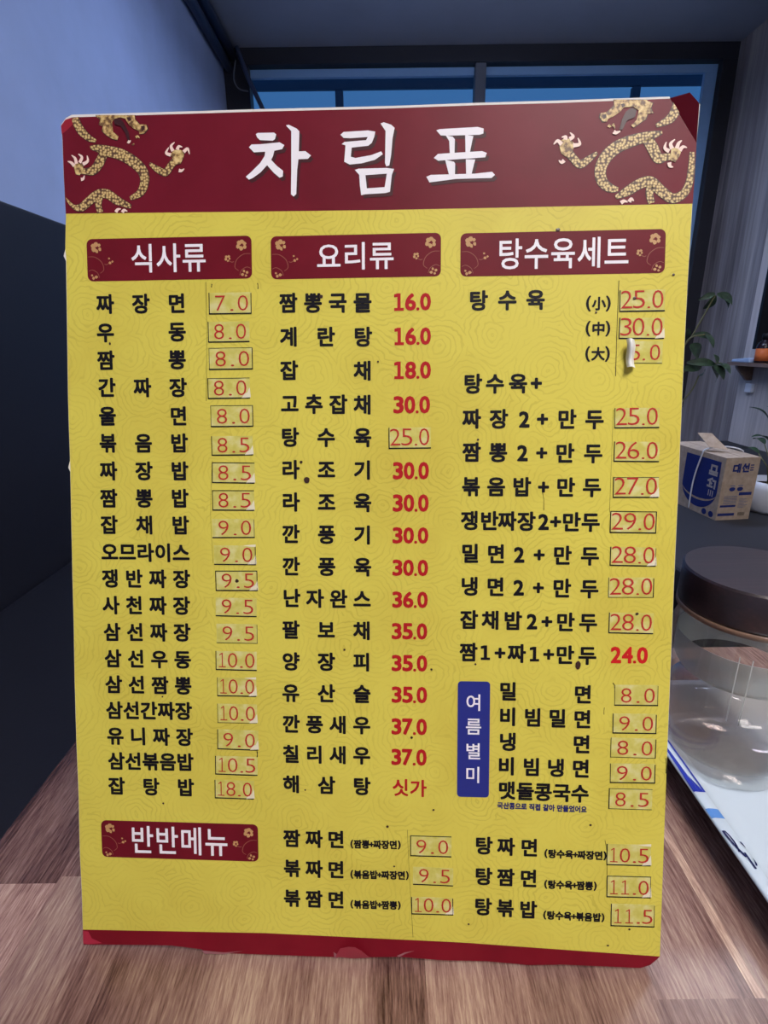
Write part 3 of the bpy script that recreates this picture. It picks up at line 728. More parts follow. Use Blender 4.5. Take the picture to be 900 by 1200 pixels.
# ---- lettering machinery
_cu = bpy.data.curves.new('glyph', 'FONT'); _to = bpy.data.objects.new('glyph', _cu); COL.objects.link(_to)
_cu.resolution_u = 3; _cu.align_x = 'LEFT'
_cache = {}
def glyph(ch, w):
    if ch == '1' and (ch, w) not in _cache:      # a one with a flag and a foot
        t = .085 + 2 * w; q = .27
        V = [(q - t / 2, 0), (q + t / 2, 0), (q + t / 2, .72), (q - t / 2, .72), (q - t / 2 - .15, .60 - t * .3), (q - t / 2 - .15, .60 + t * .5), (q - t / 2, .72 - t * 1.0), (q - .22, 0), (q - t / 2, t * .8), (q - .22, t * .8), (q + .22, 0), (q + .22, t * .8), (q + t / 2, t * .8)]
        _cache[ch, w] = (V, [(0, 1, 12, 2, 3, 6, 8), (4, 6, 3, 5), (7, 0, 8, 9), (1, 10, 11, 12)], (q - .22, q + .22, 0, .72))
    if (ch, w) not in _cache:
        _cu.body = ch; _cu.offset = min(w, 0)
        bpy.context.view_layer.update()
        me = bpy.data.meshes.new_from_object(_to.evaluated_get(bpy.context.evaluated_depsgraph_get()))
        V = [(v.co.x, v.co.y) for v in me.vertices]; P = [tuple(p.vertices) for p in me.polygons]
        bpy.data.meshes.remove(me)
        # keep every face turned towards the reader
        Q = []
        for p in P:
            ar = sum(V[p[i]][0] * V[p[(i + 1) % len(p)]][1] - V[p[(i + 1) % len(p)]][0] * V[p[i]][1] for i in range(len(p)))
            Q.append(p if ar > 0 else p[::-1])
        x0, x1 = min(v[0] for v in V), max(v[0] for v in V); y0, y1 = min(v[1] for v in V), max(v[1] for v in V)
        if w > 0:     # heavier print: the outline is thickened on every side
            V0, Q0 = V, Q; V, Q = [], []
            for dx, dy in ((0, 0), (w, 0), (-w, 0), (0, w), (0, -w), (.8 * w, .8 * w), (-.8 * w, .8 * w), (.8 * w, -.8 * w), (-.8 * w, -.8 * w)):
                k = len(V); V += [(x + dx, y + dy) for x, y in V0]; Q += [tuple(i + k for i in p) for p in Q0]
            x0 -= w; x1 += w; y0 -= w; y1 += w
        _cache[ch, w] = (V, Q, (x0, x1, y0, y1))
    return _cache[ch, w]
def stamp(bm, ch, w, fn, z, mi=0):
    V, P, _ = glyph(ch, w)
    n0 = len(V) // 9 if w > 0 and ch != '1' else len(V)
    vs = [bm.verts.new((*fn(x, y), z + 4e-6 * (i // n0))) for i, (x, y) in enumerate(V)]
    for p in P:
        try: bm.faces.new([vs[i] for i in p]).material_index = mi
        except ValueError: pass
def em_stamp(bm, ch, c, em, w, z, sx=1.0, mi=0):
    x0, x1, y0, y1 = glyph(ch, w)[2]
    if ord(ch) > 0x2e80: cx_, cy__ = .46, .372
    elif ch in '()': cx_, cy__ = (x0 + x1) / 2, (y0 + y1) / 2
    elif ch in '+': cx_, cy__ = (x0 + x1) / 2, (y0 + y1) / 2
    else: cx_, cy__ = (x0 + x1) / 2, .364
    stamp(bm, ch, w, lambda x, y: (c.x + (x - cx_) * em * sx, c.y + (y - cy__) * em), z, mi)
def fit_stamp(bm, ch, x0, x1, y0, y1, w, z, mi=0):
    a, b, c, d = glyph(ch, w)[2]
    stamp(bm, ch, w, lambda x, y: (x0 + (x - a) / (b - a) * (x1 - x0), y0 + (y - c) / (d - c) * (y1 - y0)), z, mi)
EM = .0097; BW = .036
def dish(txt, p0, p1, xs=None, em=EM, w=BW, m_=None, name='dish_name', parent=None, sx=1.0, z=Z2):
    a, b = bp(*p0), bp(*p1); bm = bmesh.new(); k = len(txt)
    for i, ch in enumerate(txt):
        t_ = i / (k - 1) if k > 1 else 0
        if xs: t_ = (xs[i] - xs[0]) / (xs[-1] - xs[0])
        c = a.lerp(b, t_)
        asc = ord(ch) < 0x2e80
        em_stamp(bm, ch, c, em * (1.05 if ch in '0123456789' else 1), (w * 1.0 if asc else w), z, sx)
    return ob(name, bm, m_ or M_black, parent or bd, smooth='keep')
def printed(txt, xl, xr, yc, h=20.5, m_=None, name='printed_price'):
    bm = bmesh.new(); a = bp(xl, yc); b = bp(xr, yc); Wp = b.x - a.x; hh = (bp(xl, yc - h / 2) - bp(xl, yc + h / 2)).length
    y0 = (a.y + b.y) / 2 - hh / 2
    for ch, (l, r) in zip(txt, ((0, .285), (.30, .60), (.605, .69), (.705, 1.0))):
        if ch == '1': l, r = l + .01, r - .02
        fit_stamp(bm, ch, a.x + l * Wp, a.x + r * Wp, y0, y0 + (hh if ch != '.' else hh * .18), .034, Z2)
    return ob(name, bm, m_ or M_red, bd, smooth='keep')
rs = random.Random(5)
def sticker(txt, x0, y0, x1, y1, edges='LB', torn=0, wide=None):
    c = (bp(x0, y0) + bp(x1, y0) + bp(x1, y1) + bp(x0, y1)) / 4
    w_ = ((bp(x1, y0) - bp(x0, y0)).length + (bp(x1, y1) - bp(x0, y1)).length) / 2; h_ = ((bp(x0, y0) - bp(x0, y1)).length + (bp(x1, y0) - bp(x1, y1)).length) / 2
    ang = math.radians(rs.uniform(-.9, .5)); ca, sa = math.cos(ang), math.sin(ang)
    def L(u, v): u *= w_; v *= h_; return Vector((c.x + u * ca - v * sa, c.y + u * sa + v * ca))
    bm = bmesh.new()
    prism(bm, [L(-.5, -.5), L(.5, -.5), L(.5, .5), L(-.5, .5)], Z1 + .00005, Z2)
    lw = .00042
    def ln(a, b, wd=lw):
        d = (b - a).normalized(); q_ = Vector((-d.y, d.x)) * wd / 2
        bm.faces.new([bm.verts.new((*p, Z3)) for p in (a - q_, b - q_, b + q_, a + q_)]).material_index = 1
    e_ = {'L': (L(-.49, -.5), L(-.49, .5)), 'R': (L(.49, -.5), L(.49, .46)), 'B': (L(-.5, -.49), L(.5, -.49)), 'T': (L(-.48, .48), L(.5, .48))}
    for k_ in 'LRBT':
        if k_ in edges: ln(*e_[k_], lw * (1.4 if k_ == 'B' else 1))
        elif k_.lower() in edges: ln(*e_[k_], lw * .6)
    if torn:
        pts = [(.30, -.5), (.52, -.46), (.50, .02), (.44, -.22), (.36, -.30)]
        poly_flat(bm, [L(u, v) for u, v in pts], Z3, 2)
        if torn > 1: poly_flat(bm, [L(u, v) for u, v in ((.2, .5), (.5, .55), (.5, .42), (.34, .44))], Z3, 2)
    s_ = ob('price_sticker', bm, [M_tape, M_black, M_torn], bd, smooth='keep')
    bm = bmesh.new()
    dh = .0072
    if txt == '5.0': spots = (('5', .08, .36), ('.', .44, .50), ('0', .64, .93))
    elif wide: spots = ((txt[0], .03, .28), (txt[1], .30, .56), ('.', .62, .67), (txt[3], .72, .96)); dh = .0081
    elif len(txt) == 4: spots = ((txt[0], .05, .27), (txt[1], .30, .53), ('.', .60, .66), (txt[3], .72, .95)); dh = .0074
    else: spots = ((txt[0], .15, .39), ('.', .51, .57), (txt[2], .68, .92))
    base = -.5 + .14
    for ch, l, r in spots:
        if ch == '1': l, r = l + .03, r - .02
        fx0, fx1 = l - .5, r - .5; v1 = base + (dh / h_ if ch != '.' else .07)
        a_0 = L(fx0, base); a, b_, cc, dd = glyph(ch, -.012)[2]
        stamp(bm, ch, -.012 if ch != '.' else 0, lambda x, y: L(fx0 + (x - a) / (b_ - a) * (fx1 - fx0), base + (y - cc) / (dd - cc) * (v1 - base)), Z4)
    ob('price_digits', bm, M_tred, s_, smooth='keep')
    return s_

# ---- title lettering, traced brush strokes
def tt(p): return bp(270 + p[0] / 2.727, 130 + p[1] / 2.727)
STROKES = [
    ([(82, 76), (88, 72), (140, 71), (147, 77), (143, 92), (136, 97), (95, 95), (86, 86)], ()),
    ([(60, 118), (68, 109), (98, 108), (158, 102), (173, 111), (166, 124), (141, 129), (137, 146), (131, 158), (150, 178), (169, 193), (168, 211), (158, 215), (140, 200), (118, 175), (96, 199), (72, 216), (60, 221), (50, 212), (66, 198), (96, 168), (110, 146), (112, 132), (76, 134)], ()),
    ([(178, 48), (187, 46), (212, 58), (221, 67), (219, 131), (240, 130), (258, 144), (248, 155), (218, 156), (214, 190), (211, 267), (203, 275), (194, 268), (195, 190), (195, 66)], ()),
    ([(352, 78), (362, 69), (440, 64), (463, 68), (460, 84), (452, 104), (441, 113), (388, 119), (385, 148), (400, 152), (450, 143), (482, 131), (487, 140), (462, 158), (420, 169), (382, 173), (364, 164), (368, 112), (356, 108), (364, 101), (434, 95), (439, 85), (384, 89), (362, 88)], ()),
    ([(480, 42), (490, 38), (514, 46), (525, 56), (518, 90), (514, 140), (508, 176), (498, 179), (494, 168), (496, 66)], ()),
    ([(398, 190), (410, 186), (500, 184), (523, 187), (516, 206), (510, 260), (495, 264), (430, 268), (418, 271), (414, 240), (412, 206)], ([(432, 207), (500, 202), (493, 245), (436, 249)],)),
    ([(658, 64), (668, 60), (790, 53), (809, 58), (808, 74), (796, 78), (690, 81), (672, 80)], ()),
    ([(688, 80), (710, 84), (717, 92), (716, 136), (701, 138), (699, 98)], ()),
    ([(750, 78), (776, 82), (772, 100), (765, 134), (751, 136)], ()),
    ([(650, 152), (663, 139), (804, 130), (819, 136), (814, 150), (700, 158), (664, 161)], ()),
    ([(686, 158), (714, 164), (718, 170), (717, 206), (699, 208)], ()),
    ([(752, 156), (782, 157), (778, 172), (770, 204), (753, 206)], ()),
    ([(626, 212), (640, 206), (780, 202), (836, 196), (845, 206), (834, 216), (720, 219), (660, 227), (636, 230)], ()),
]
bm = bmesh.new()
for pts, holes in STROKES:
    P_ = [tt(p) for p in pts]; Hs = [[tt(p) for p in h] for h in holes]
    o_s = Vector((.0012, -.0015))
    poly_flat(bm, [p + o_s for p in P_], Z2, 1, [[p + o_s for p in h] for h in Hs]); poly_flat(bm, P_, Z3, 0, Hs)
ob('title_lettering', bm, [M_wht, M_tsh], band, smooth='keep')

# ---- dragons
def ribbon(bm, pts, ws, z, mi, k=6):
    P = catmull(pts, k); m_ = len(P); Wv = []
    for i in range(m_):
        t_ = i / (m_ - 1) * (len(ws) - 1); j = min(int(t_), len(ws) - 2); Wv.append(ws[j] + (ws[j + 1] - ws[j]) * (t_ - j))
    prev = None
    for i in range(m_):
        d = (P[min(i + 1, m_ - 1)] - P[max(i - 1, 0)]); d = d.normalized() if d.length > 0 else Vector((1, 0)); q_ = Vector((-d.y, d.x)) * Wv[i] / 2
        cur = (bm.verts.new((*(P[i] + q_), z)), bm.verts.new((*(P[i] - q_), z)))
        if prev: bm.faces.new((prev[0], prev[1], cur[1], cur[0])).material_index = mi
        prev = cur
def dragon(org, sc, bodies, polys, darks, claws, spines, ymin=84):
    def q_(p): return bp(org[0] + p[0] / sc, org[1] + p[1] / sc)
    u_ = 1 / sc / 2490.0                    # board metres per crop pixel
    bm = bmesh.new()
    for pts, ws in bodies:
        P = [q_(p) for p in pts]
        ribbon(bm, P, [(w + 7) * u_ for w in ws], Z2, 1); ribbon(bm, P, [w * u_ for w in ws], Z3, 0)
    for pts in polys:
        P = [q_((p[0], max(p[1], ymin))) for p in pts]; c = sum(P, Vector((0, 0))) / len(P)
        poly_flat(bm, [c + (p - c) * 1.04 for p in P], Z2, 1); poly_flat(bm, P, Z4, 2)
    for pts in darks: poly_flat(bm, [q_(p) for p in pts], Z5, 1)
    for pts in claws: ribbon(bm, [q_(p) for p in pts], [22 * u_, 17 * u_, 4 * u_], Z5, 3)
    for pts in spines: ribbon(bm, [q_(p) for p in pts], [16 * u_, 11 * u_, 3 * u_], Z5, 2)
    return ob('dragon_emblem', bm, [M_gold, M_line, M_gold2, M_claw], band, smooth='keep')
dragon((70, 120), 5.294,
    [([(98, 100), (110, 135), (140, 185), (185, 225), (228, 242)], [44, 48, 48, 36, 16]),
     ([(192, 282), (240, 288), (300, 305), (380, 325), (455, 368), (512, 422), (530, 485), (505, 560), (440, 598)], [14, 44, 62, 66, 66, 62, 56, 46, 20]),
     ([(275, 320), (250, 375), (212, 425), (165, 430), (130, 430)], [54, 58, 52, 36, 28]),
     ([(560, 380), (600, 412), (655, 438), (688, 400), (715, 365)], [14, 34, 44, 40, 44]),
     ([(46, 606), (90, 650), (135, 655), (182, 618), (240, 572), (300, 572), (360, 612), (446, 650)], [8, 24, 48, 52, 52, 54, 50, 20]),
     ([(248, 590), (242, 640), (256, 686)], [44, 38, 34])],
    [[(232, 78), (262, 66), (330, 72), (440, 73), (468, 80), (470, 110), (500, 142), (540, 142), (548, 168), (526, 196), (498, 200), (494, 182), (460, 165), (430, 140), (410, 104), (380, 97), (345, 105), (328, 125), (335, 188), (368, 215), (360, 238), (330, 230), (290, 205), (265, 180), (272, 152), (247, 142), (256, 112), (232, 92)],
     [(90, 395), (112, 378), (150, 385), (148, 420), (128, 455), (104, 450)], [(690, 325), (712, 300), (745, 296), (778, 312), (768, 350), (752, 385), (715, 392), (704, 355)]],
    [[(340, 112), (378, 104), (402, 130), (432, 190), (440, 235), (426, 240), (408, 190), (380, 150), (345, 140)], [(508, 152), (528, 150), (532, 172), (512, 184)], [(420, 100), (440, 96), (450, 116), (432, 122)]],
    [[(95, 398), (76, 378), (54, 370)], [(108, 385), (100, 352), (78, 332)], [(128, 378), (142, 345), (120, 324)], [(148, 388), (178, 368), (174, 334)], [(136, 482), (150, 478), (158, 458)],
     [(692, 330), (664, 318), (680, 284)], [(706, 306), (694, 276), (716, 252)], [(732, 298), (742, 278), (764, 282)], [(772, 312), (796, 292), (808, 326)], [(742, 426), (758, 428), (776, 416)], [(352, 684), (364, 668), (384, 664)], [(392, 686), (404, 672), (424, 680)], [(426, 246), (434, 250), (444, 240)]],
    [[(455, 262), (460, 266), (466, 258)], [(476, 222), (488, 214), (498, 226)], [(80, 640), (60, 618), (40, 592)]])
dragon((640, 100), 4.737,
    [([(728, 98), (718, 138), (684, 190), (608, 228)], [44, 48, 44, 14]),
     ([(642, 264), (570, 284), (470, 312), (390, 347), (330, 402), (300, 470), (310, 535), (352, 572), (398, 580)], [12, 46, 60, 62, 62, 58, 54, 44, 18]),
     ([(560, 300), (592, 355), (620, 408), (660, 402), (700, 396)], [54, 56, 50, 36, 28]),
     ([(282, 376), (236, 412), (188, 440), (150, 408), (122, 372)], [12, 32, 42, 38, 42]),
     ([(384, 624), (450, 590), (520, 548), (580, 538), (640, 592), (700, 630), (758, 606), (790, 550), (803, 470), (808, 372)], [16, 48, 52, 52, 52, 48, 42, 36, 32, 22]),
     ([(578, 560), (572, 610), (584, 656)], [42, 36, 32])],
    [[(375, 84), (440, 80), (555, 78), (562, 92), (590, 102), (578, 130), (592, 158), (560, 162), (552, 190), (520, 212), (482, 238), (470, 226), (500, 196), (512, 142), (480, 122), (430, 126), (410, 150), (372, 176), (342, 190), (335, 206), (314, 208), (296, 180), (302, 158), (340, 150), (376, 115)],
     [(690, 352), (722, 345), (750, 358), (738, 395), (714, 430), (690, 420)], [(66, 318), (98, 300), (130, 300), (160, 332), (140, 375), (110, 400), (82, 380)]],
    [[(500, 140), (472, 128), (440, 150), (418, 195), (404, 250), (420, 252), (446, 200), (490, 180)], [(312, 168), (330, 164), (332, 182), (316, 194)], [(412, 110), (430, 104), (436, 120), (420, 128)]],
    [[(680, 370), (656, 352), (664, 318)], [(696, 356), (688, 328), (712, 304)], [(722, 354), (732, 326), (750, 310)], [(738, 366), (756, 346), (778, 350)], [(680, 432), (684, 452), (702, 458)],
     [(84, 332), (62, 312), (40, 332)], [(104, 306), (106, 290), (84, 292)], [(128, 302), (148, 288), (130, 266)], [(148, 338), (184, 330), (174, 296)], [(98, 420), (84, 432), (68, 420)], [(412, 656), (430, 646), (450, 652)], [(458, 650), (470, 634), (484, 646)], [(372, 262), (386, 268), (410, 258)]],
    [[(344, 236), (350, 226), (358, 236)], [(366, 220), (374, 230), (378, 244)]])

# ---- section plates
def plate(TL, TR, BR, BL, txt, tx0, tx1, ty0, ty1):
    q_ = B([TL, TR, BR, BL]); x0 = (q_[0].x + q_[3].x) / 2; x1 = (q_[1].x + q_[2].x) / 2; y1 = (q_[0].y + q_[1].y) / 2; y0 = (q_[2].y + q_[3].y) / 2
    cx_, cy__ = (x0 + x1) / 2, (y0 + y1) / 2; hw, hh = (x1 - x0) / 2, (y1 - y0) / 2
    bm = bmesh.new(); prism(bm, [(cx_ + a, cy__ + b) for a, b in rrect(hw, hh, .0027, 5)], Z1 + .00005, Z2)
    p_ = ob('section_plate', bm, M_plate, bd, smooth='keep')
    bm = bmesh.new(); k = len(txt); a = bp(tx0, (ty0 + ty1) / 2); b = bp(tx1, (ty0 + ty1) / 2); pit = (b.x - a.x) / k; em = ((bp(tx0, ty0) - bp(tx0, ty1)).length) / .93
    for i, ch in enumerate(txt): em_stamp(bm, ch, Vector((a.x + pit * (i + .5), (a.y + b.y) / 2)), em, .012, Z3, pit / em / .95)
    ob('heading_lettering', bm, M_wht, p_, smooth='keep')
    bm = bmesh.new(); rf = random.Random(2)
    for sx in (-1, 1):
        def pt(u, v): return Vector((cx_ + sx * (hw - u * .001), cy__ + hh - v * .001))
        for (fu, fv, n_, r_) in ((4.8, 4.2, 6, 2.6), (11.6, 10.4, 5, 1.6), (3.4, 17.6, 4, 1.7)):
            for j in range(n_):
                if rf.random() < .12: continue
                an = 6.283 * j / n_ + .4; rr = r_ * rf.uniform(.55, .75); c = pt(fu + rr * math.cos(an), fv + rr * math.sin(an)); s_ = r_ * .001 * rf.uniform(.30, .46)
                pts = [c + Vector((s_ * math.cos(t_) * rf.uniform(.8, 1.2), s_ * math.sin(t_) * rf.uniform(.8, 1.2))) for t_ in [6.283 * i / 7 for i in range(7)]]
                pts = [Vector((min(max(p.x, x0 + .0003), x1 - .0003), min(max(p.y, y0 + .0003), y1 - .0003))) for p in pts]
                bm.faces.new([bm.verts.new((*p, Z4)) for p in pts]).material_index = 0
        ribbon(bm, [pt(.6, 8.4), pt(4, 8.6), pt(7.2, 11), pt(8.2, 14.5), pt(6.4, 16.2)], [.0002, .0003, .0003, .0002], Z3, 1)
        ribbon(bm, [pt(.6, 15.2), pt(2.5, 14.6), pt(5, 16), pt(6, 18.4)], [.0002, .0003, .0002], Z3, 1)
        ribbon(bm, [pt(8.6, 11.9), pt(9.6, 12.2), pt(11, 11.6)], [.0002, .0003, .0002], Z3, 1)
    ob('gold_flowers', bm, [M_flow, M_swirl], p_, smooth='keep')
plate((101.5, 280), (295, 277), (295.5, 327.5), (103.5, 329), '식사류', 152.5, 243, 286, 319.5)
plate((317, 277), (516.6, 273.4), (516.8, 325), (318.4, 326.6), '요리류', 370, 463, 284.5, 316.5)
plate((539.4, 273.5), (779.4, 269), (779.2, 320.4), (539.6, 324), '탕수육세트', 582, 738, 279, 315)
plate((119, 961.2), (303, 965.3), (302.5, 1008.2), (120, 1004.6), '반반메뉴', 152.5, 268.5, 968.5, 1001)

# blue summer plate
q_ = B([(537, 797.5), (574.6, 799), (572.5, 935.5), (535, 932)])
cxy = sum(q_, Vector((0, 0))) / 4; hw = ((q_[1] - q_[0]).length + (q_[2] - q_[3]).length) / 4; hh = ((q_[0] - q_[3]).length + (q_[1] - q_[2]).length) / 4
bm = bmesh.new(); prism(bm, [(cxy.x + a, cxy.y + b) for a, b in rrect(hw, hh, .0018, 5)], Z1 + .00005, Z2)
bpl = ob('blue_plate', bm, M_blue, bd, smooth='keep')
bm = bmesh.new()
for ch, y in zip('여름별미', (823, 851, 880, 907.5)): em_stamp(bm, ch, bp(555.2 - (y - 823) * .012, y), .0090, .012, Z3)
ob('heading_lettering', bm, M_wht, bpl, smooth='keep')

# ---- column one
C1 = [('짜장면', 123.6, 356.7, 207.5, 355.8, '7.0', 245, 343, 295, 368, 'LBR', 0), ('우동', 124, 390, 208, 389, '8.0', 244, 377, 292.5, 401, 'LB', 0),
      ('짬뽕', 124.5, 422.5, 208, 421.7, '8.0', 245, 407.5, 296.5, 433, 'lBRt', 0), ('간짜장', 125.6, 454.4, 208.9, 454.4, '8.0', 243.6, 443, 293, 467, 'LBt', 1),
      ('울면', 126.4, 487.8, 209.7, 487.8, '8.0', 247, 475, 297, 500, 'lBRt', 0), ('볶음밥', 127, 519.4, 210.3, 519.4, '8.5', 248, 511, 296.5, 533.5, 'LB', 1),
      ('짜장밥', 127.5, 552, 210.8, 552, '8.5', 248.6, 542, 298.5, 566, 'LBT', 1), ('짬뽕밥', 127.8, 584, 211, 584, '8.5', 249, 574.5, 298, 598, 'LBT', 1),
      ('잡채밥', 128.3, 615, 211.7, 615.5, '9.0', 249, 608, 298.6, 630, 'Br', 0), ('오므라이스', 129, 647, 212.5, 648, '9.0', 251, 639, 300, 661.6, 'BR', 2),
      ('쟁반짜장', 129.7, 677.8, 213, 678.5, '9.5', 252.8, 668.6, 302, 692, 'LBRT', 1), ('사천짜장', 130.5, 709, 213, 709.7, '9.5', 253, 700.5, 301, 722, 'B', 0),
      ('삼선짜장', 131.7, 740.5, 213.6, 741, '9.5', 254, 731, 302, 753.5, 'br', 0), ('삼선우동', 132.8, 771.4, 214.4, 772.8, '10.0', 253, 763, 301, 785, 'LB', 0),
      ('삼선짬뽕', 133.6, 801.7, 215, 803.3, '10.0', 254.7, 794, 300.5, 815.5, 'lB', 2), ('삼선간짜장', 134.4, 832, 215.3, 833, '10.0', 255, 824.7, 301.4, 847, 'lb', 1),
      ('유니짜장', 135.6, 862, 216.4, 863.6, '9.0', 255, 855, 302.8, 878, 'LB', 1), ('삼선볶음밥', 136.7, 891.4, 217.2, 892.8, '10.5', 252.5, 886, 302, 907.5, 'LB', 0),
      ('잡탕밥', 137, 920.6, 217.8, 922.5, '18.0', 252, 914, 297.8, 935.3, 'LB', 1)]
for t_, xa_, ya, xb_, yb, pr, a, b, c, d, eg, tn in C1:
    dish(t_, (xa_, ya), (xb_, yb)); sticker(pr, a, b, c, d, eg, tn)
# ---- column two
C2 = [('짬뽕국물', 338, 355.3, 425, 355, '16.0', 461.6, 505, 354), ('계란탕', 338.6, 395, 425.4, 395, '16.0', 462, 505, 394.3), ('잡채', 338.9, 434.3, 425, 434.8, '18.0', 461.7, 505, 434),
      ('고추잡채', 339.8, 473.5, 425, 474.4, '30.0', 461, 504, 474.4), ('탕수육', 340, 512.5, 425, 512.7, None, 0, 0, 0), ('라조기', 340.6, 550.4, 425, 551, '30.0', 460.4, 502.7, 551.6),
      ('라조육', 341, 588.3, 425, 589, '30.0', 460.2, 502.4, 589.5), ('깐풍기', 341, 625.7, 425, 627, '30.0', 460, 502, 627.4), ('깐풍육', 341.3, 663.6, 425, 664.3, '30.0', 459.8, 501.8, 665.3),
      ('난자완스', 341.8, 700.8, 424.4, 702.2, '36.0', 459.6, 501.3, 702.7), ('팔보채', 341, 737.8, 424.2, 739, '35.0', 459, 500.7, 739.6), ('양장피', 341, 775, 424.2, 775.7, '35.0', 459, 500.7, 777),
      ('유산슬', 341, 811.7, 424.2, 813, '35.0', 459, 500.5, 814), ('깐풍새우', 341.3, 848, 424, 849.6, '37.0', 458.8, 500.3, 851.3), ('칠리새우', 341.3, 883.3, 424, 885, '37.0', 458.6, 500, 887), ('해삼탕', 341.8, 918.5, 424, 921, '싯가', 460, 499.5, 923)]
for t_, xa_, ya, xb_, yb, pr, l, r, y in C2:
    dish(t_, (xa_, ya), (xb_, yb))
    if pr is None: sticker('25.0', 455.5, 501, 505, 525.5, 'LB', 0, True)
    elif pr == '싯가': dish(pr, (469.5, y - .5), (490, y + .5), em=.0094, m_=M_red, name='printed_price', w=.024)
    else: printed(pr, l, r, y, 20.5 if y < 600 else 19.3)
# ---- column three
def g3(t_, xs, org, sc, y0, y1):
    P = [org[0] + x / sc for x in xs]
    dish(t_, (P[0], y0), (P[-1], y1), xs=P)
O3 = (530, 490); s3 = 3.3333
g3('탕수육', (102, 215, 325), (530, 260), s3, 352.6, 351.6)
for ch, x, y in (('小', 701, 356), ('中', 700.5, 385.4), ('大', 700, 415)):
    bm = bmesh.new(); c = bp(x, y); em_stamp(bm, ch, c, .0064, .036, Z2)
    for pch, dx in (('(', -11.6), (')', 11.6)): em_stamp(bm, pch, bp(x + dx, y), .0074, .030, Z2)
    ob('size_mark', bm, M_black, bd, smooth='keep')
g3('탕수육+', (80, 167, 257, 328), (530, 260), s3, 450, 449.3)
g3('짜장2+만두', (75, 182, 282, 353, 448, 555), (530, 260), s3, 491, 491.5)
g3('짬뽕2+만두', (75, 180, 275, 350, 440, 550), O3, s3, 530, 531.5)
g3('볶음밥+만두', (73, 172, 272, 357, 443, 545), O3, s3, 570.2, 571.3)
g3('쟁반짜장2+만두', (68, 145, 215, 290, 357, 404, 465, 540), O3, s3, 610, 612)
g3('밀면2+만두', (70, 172, 262, 340, 430, 537), O3, s3, 648.5, 651.5)
g3('냉면2+만두', (68, 170, 260, 337, 428, 535), O3, s3, 687, 690)
g3('잡채밥2+만두', (65, 150, 237, 312, 370, 442, 530), O3, s3, 726, 729.5)
g3('짬1+짜1+만두', (63, 130, 187, 252, 322, 377, 440, 527), O3, s3, 764, 768)
for a in (('25.0', 725.6, 340, 779, 365, 'LB', 0), ('30.0', 725, 372.5, 778, 397, 'LB', 1), ('25.0', 719.6, 478, 772.4, 501.5, 'lB', 0), ('26.0', 719, 517.6, 772.4, 541, 'LB', 0), ('27.0', 718, 559, 771.5, 583, 'LBt', 1), ('29.0', 714.5, 599, 769, 624.4, 'LBRT', 0), ('28.0', 714.5, 641, 768.5, 663, 'LBr', 1), ('28.0', 712.4, 676.6, 766, 700, 'lbR', 0), ('28.0', 713, 718, 765.5, 742, 'LB', 0)):
    sticker(*a, True)
s5 = sticker('5.0', 735, 400, 776, 426, 'b', 0)
# curled tape end left of the 5.0
bm = bmesh.new(); prof = [(742, .0013), (738.5, .0030), (735, .0045), (732.5, .0040), (731.5, .0022)]
rows = []
for x, h in prof:
    rows.append([bm.verts.new((*bp(x + (dy * .02), 399 + dy), h + .0012 * math.sin(dy * .2))) for dy in (0, 7, 14, 21, 28, 33)])
for a, b in zip(rows, rows[1:]):
    for i in range(5): bm.faces.new((a[i], a[i + 1], b[i + 1], b[i]))
ob('curled_tape', bm, mat('milky_tape', rgb(222, 222, 214), .3, .5), s5, smooth=True)
printed('24.0', 715.4, 759, 767.5, 19.5, mat('bright_red_print', rgb(200, 24, 24), .5, .3))
g3('밀면', (218, 510), (530, 770), s3, 810, 813.5)
g3('비빔밀면', (217, 315, 411, 508), (530, 770), s3, 839.6, 842.6)
g3('냉면', (217, 505), (530, 770), s3, 869, 872)
g3('비빔냉면', (212, 310, 405, 502), (530, 770), s3, 897.5, 900.5)
g3('맷돌콩국수', (213, 285, 355, 427, 498), (530, 770), s3, 926, 929.5)
for a in (('8.0', 719.6, 802.4, 771, 826.4, 'lBr', 0), ('9.0', 717.5, 836, 769, 859, 'LBR', 0), ('8.0', 715, 864.5, 768.5, 887.6, 'lbR', 0), ('9.0', 714.5, 894.5, 767.6, 917, 'lBR', 0), ('8.5', 713, 923.6, 764, 948, 'Lbt', 0)): sticker(*a)
def small(txt, x0, x1, y0, y1, em, m_=M_black, w=.05):
    a, b = bp(x0, y0), bp(x1, y1); tot = sum(.92 if ord(c) > 0x2e80 else (.30 if c == ' ' else .42) for c in txt); sx = (b.x - a.x) / tot; bm = bmesh.new(); x = 0
    for c in txt:
        adv = .92 if ord(c) > 0x2e80 else (.30 if c == ' ' else .42)
        if c != ' ': em_stamp(bm, c, a.lerp(b, (x + adv / 2) / tot), em, w, Z2, sx / em)
        x += adv
    return ob('small_note', bm, m_, bd, smooth='keep')
small('국산콩으로 직접 갈아 만들었어요', 582.5, 687.5, 943.3, 948.3, .0036, M_sblue)
g3('짬짜면', (120, 218, 315), (310, 950), 3.75, 982, 983.4); small('(짬뽕+짜장면)', 410.3, 470, 988.6, 989.8, .0047); sticker('9.0', 480.7, 979, 529, 1003, 'LBT', 0)
g3('볶짜면', (122, 218, 315), (310, 950), 3.75, 1017, 1018.7); small('(볶음밥+짜장면)', 410.3, 479.5, 1024, 1025.6, .0047); sticker('9.5', 484, 1016, 531, 1036.7, 'B', 0)
g3('볶짬면', (122, 218, 315), (310, 950), 3.75, 1052, 1054); small('(볶음밥+짬뽕)', 410.3, 470, 1059, 1060.6, .0047); sticker('10.0', 482, 1051, 531, 1071, 'LBR', 1)
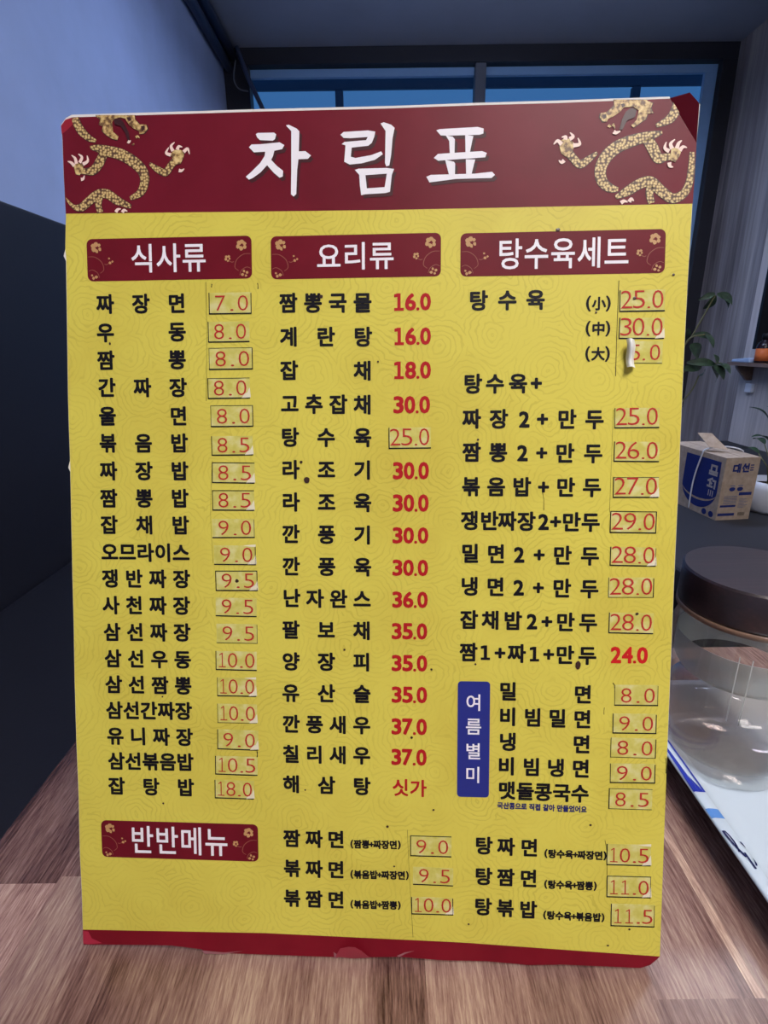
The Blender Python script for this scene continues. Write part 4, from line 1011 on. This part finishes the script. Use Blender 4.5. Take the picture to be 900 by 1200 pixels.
g3('탕짜면', (93, 183, 278), (540, 950), 3.4615, 990.5, 993); small('(탕수육+짜장면)', 637.4, 711, 999.6, 1002.6, .0047); sticker('10.5', 710.5, 989, 762.4, 1013.5, 'LB', 2)
g3('탕짬면', (92, 182, 275), (540, 950), 3.4615, 1026.5, 1029); small('(탕수육+짬뽕)', 637.2, 699.5, 1035.6, 1038, .0047); sticker('11.0', 710.5, 1026, 762.4, 1051, 'LBTr', 1)
g3('탕볶밥', (90, 180, 273), (540, 950), 3.4615, 1062, 1065.5); small('(탕수육+볶음밥)', 636, 708.6, 1071.6, 1075, .0047); sticker('11.5', 715.4, 1059, 766.8, 1085, 'LBr', 0)
# ---- pen cut guide lines by the stickers
def cutline(pts, w):
    bm = bmesh.new(); ribbon(bm, B(pts), [w, w * .6, w], Z2, 0); return ob('cut_line', bm, M_black, bd, smooth='keep')
for pts, w in (([(241.5, 331), (242.5, 390), (242, 470)], .00022), ([(725, 329), (723, 380), (721, 441)], .00034), ([(718.5, 480), (717, 520), (714, 600)], .00014), ([(477.5, 972), (479, 1010), (484, 1098)], .00016), ([(708.7, 984), (711, 1000), (711, 1025)], .00022), ([(302, 332), (302.5, 335), (302.5, 339)], .0005), ([(248.5, 333), (248.3, 335), (248, 337)], .0006), ([(249, 540), (247, 600), (250, 660)], .00012), ([(718, 800), (720, 803), (720, 806)], .0005), ([(301.5, 880), (301.8, 884), (301.5, 887)], .0006), ([(708, 829), (707.5, 833), (707.6, 837)], .0003), ([(780, 888), (780.4, 896), (780, 906)], .0004), ([(635, 575), (637, 585), (637, 598)], .0003)): cutline(pts, w)
# ---- sauce spots
for x, y, r, asp in ((359.7, 562.5, 3.6, 1.1), (353.2, 541.5, 1.7, 1), (653.5, 270, 2.8, .7), (698, 366.5, 1.2, 1), (743, 350, 1.9, 1), (278, 680.5, 2.3, 1), (677, 779, 3.2, 1.7), (560, 515.3, 1.3, 1), (192, 940.6, 1.3, 1), (454, 967.8, 1.7, 1), (462, 1014.4, 1.2, 1), (737, 1088, 1.3, 1), (691.7, 966, 1.5, 1), (403.8, 761, 1.4, 1), (505.5, 784, 1.4, 1), (482.4, 863.7, 1.6, 1), (508, 948.4, 1.3, 1), (746, 719, 1.8, 1), (557, 778, 1.3, 1), (788.6, 322.5, 1.5, 1), (712, 1107, 1.6, .7), (376.5, 348, 2.2, 1), (549, 1082, 1.2, 1), (129.5, 403, 1.2, 1.4), (191, 816, 1.1, 1), (443, 424, 1.1, 1), (358, 925, 1.1, 1)):
    c = bp(x, y); s_ = r / 2420; bm = bmesh.new(); rf = random.Random(int(x * 7 + y))
    rg = [bm.verts.new((c.x + s_ * math.cos(a) * rf.uniform(.85, 1.1), c.y + asp * s_ * math.sin(a) * rf.uniform(.85, 1.1), Z5)) for a in [6.283 * i / 12 for i in range(12)]]
    ct_ = bm.verts.new((c.x, c.y, Z5 + s_ * .18))
    for i in range(12): bm.faces.new((rg[i], rg[(i + 1) % 12], ct_))
    ob('sauce_spot', bm, M_stain, bd, smooth=True)
bpy.data.objects.remove(_to)
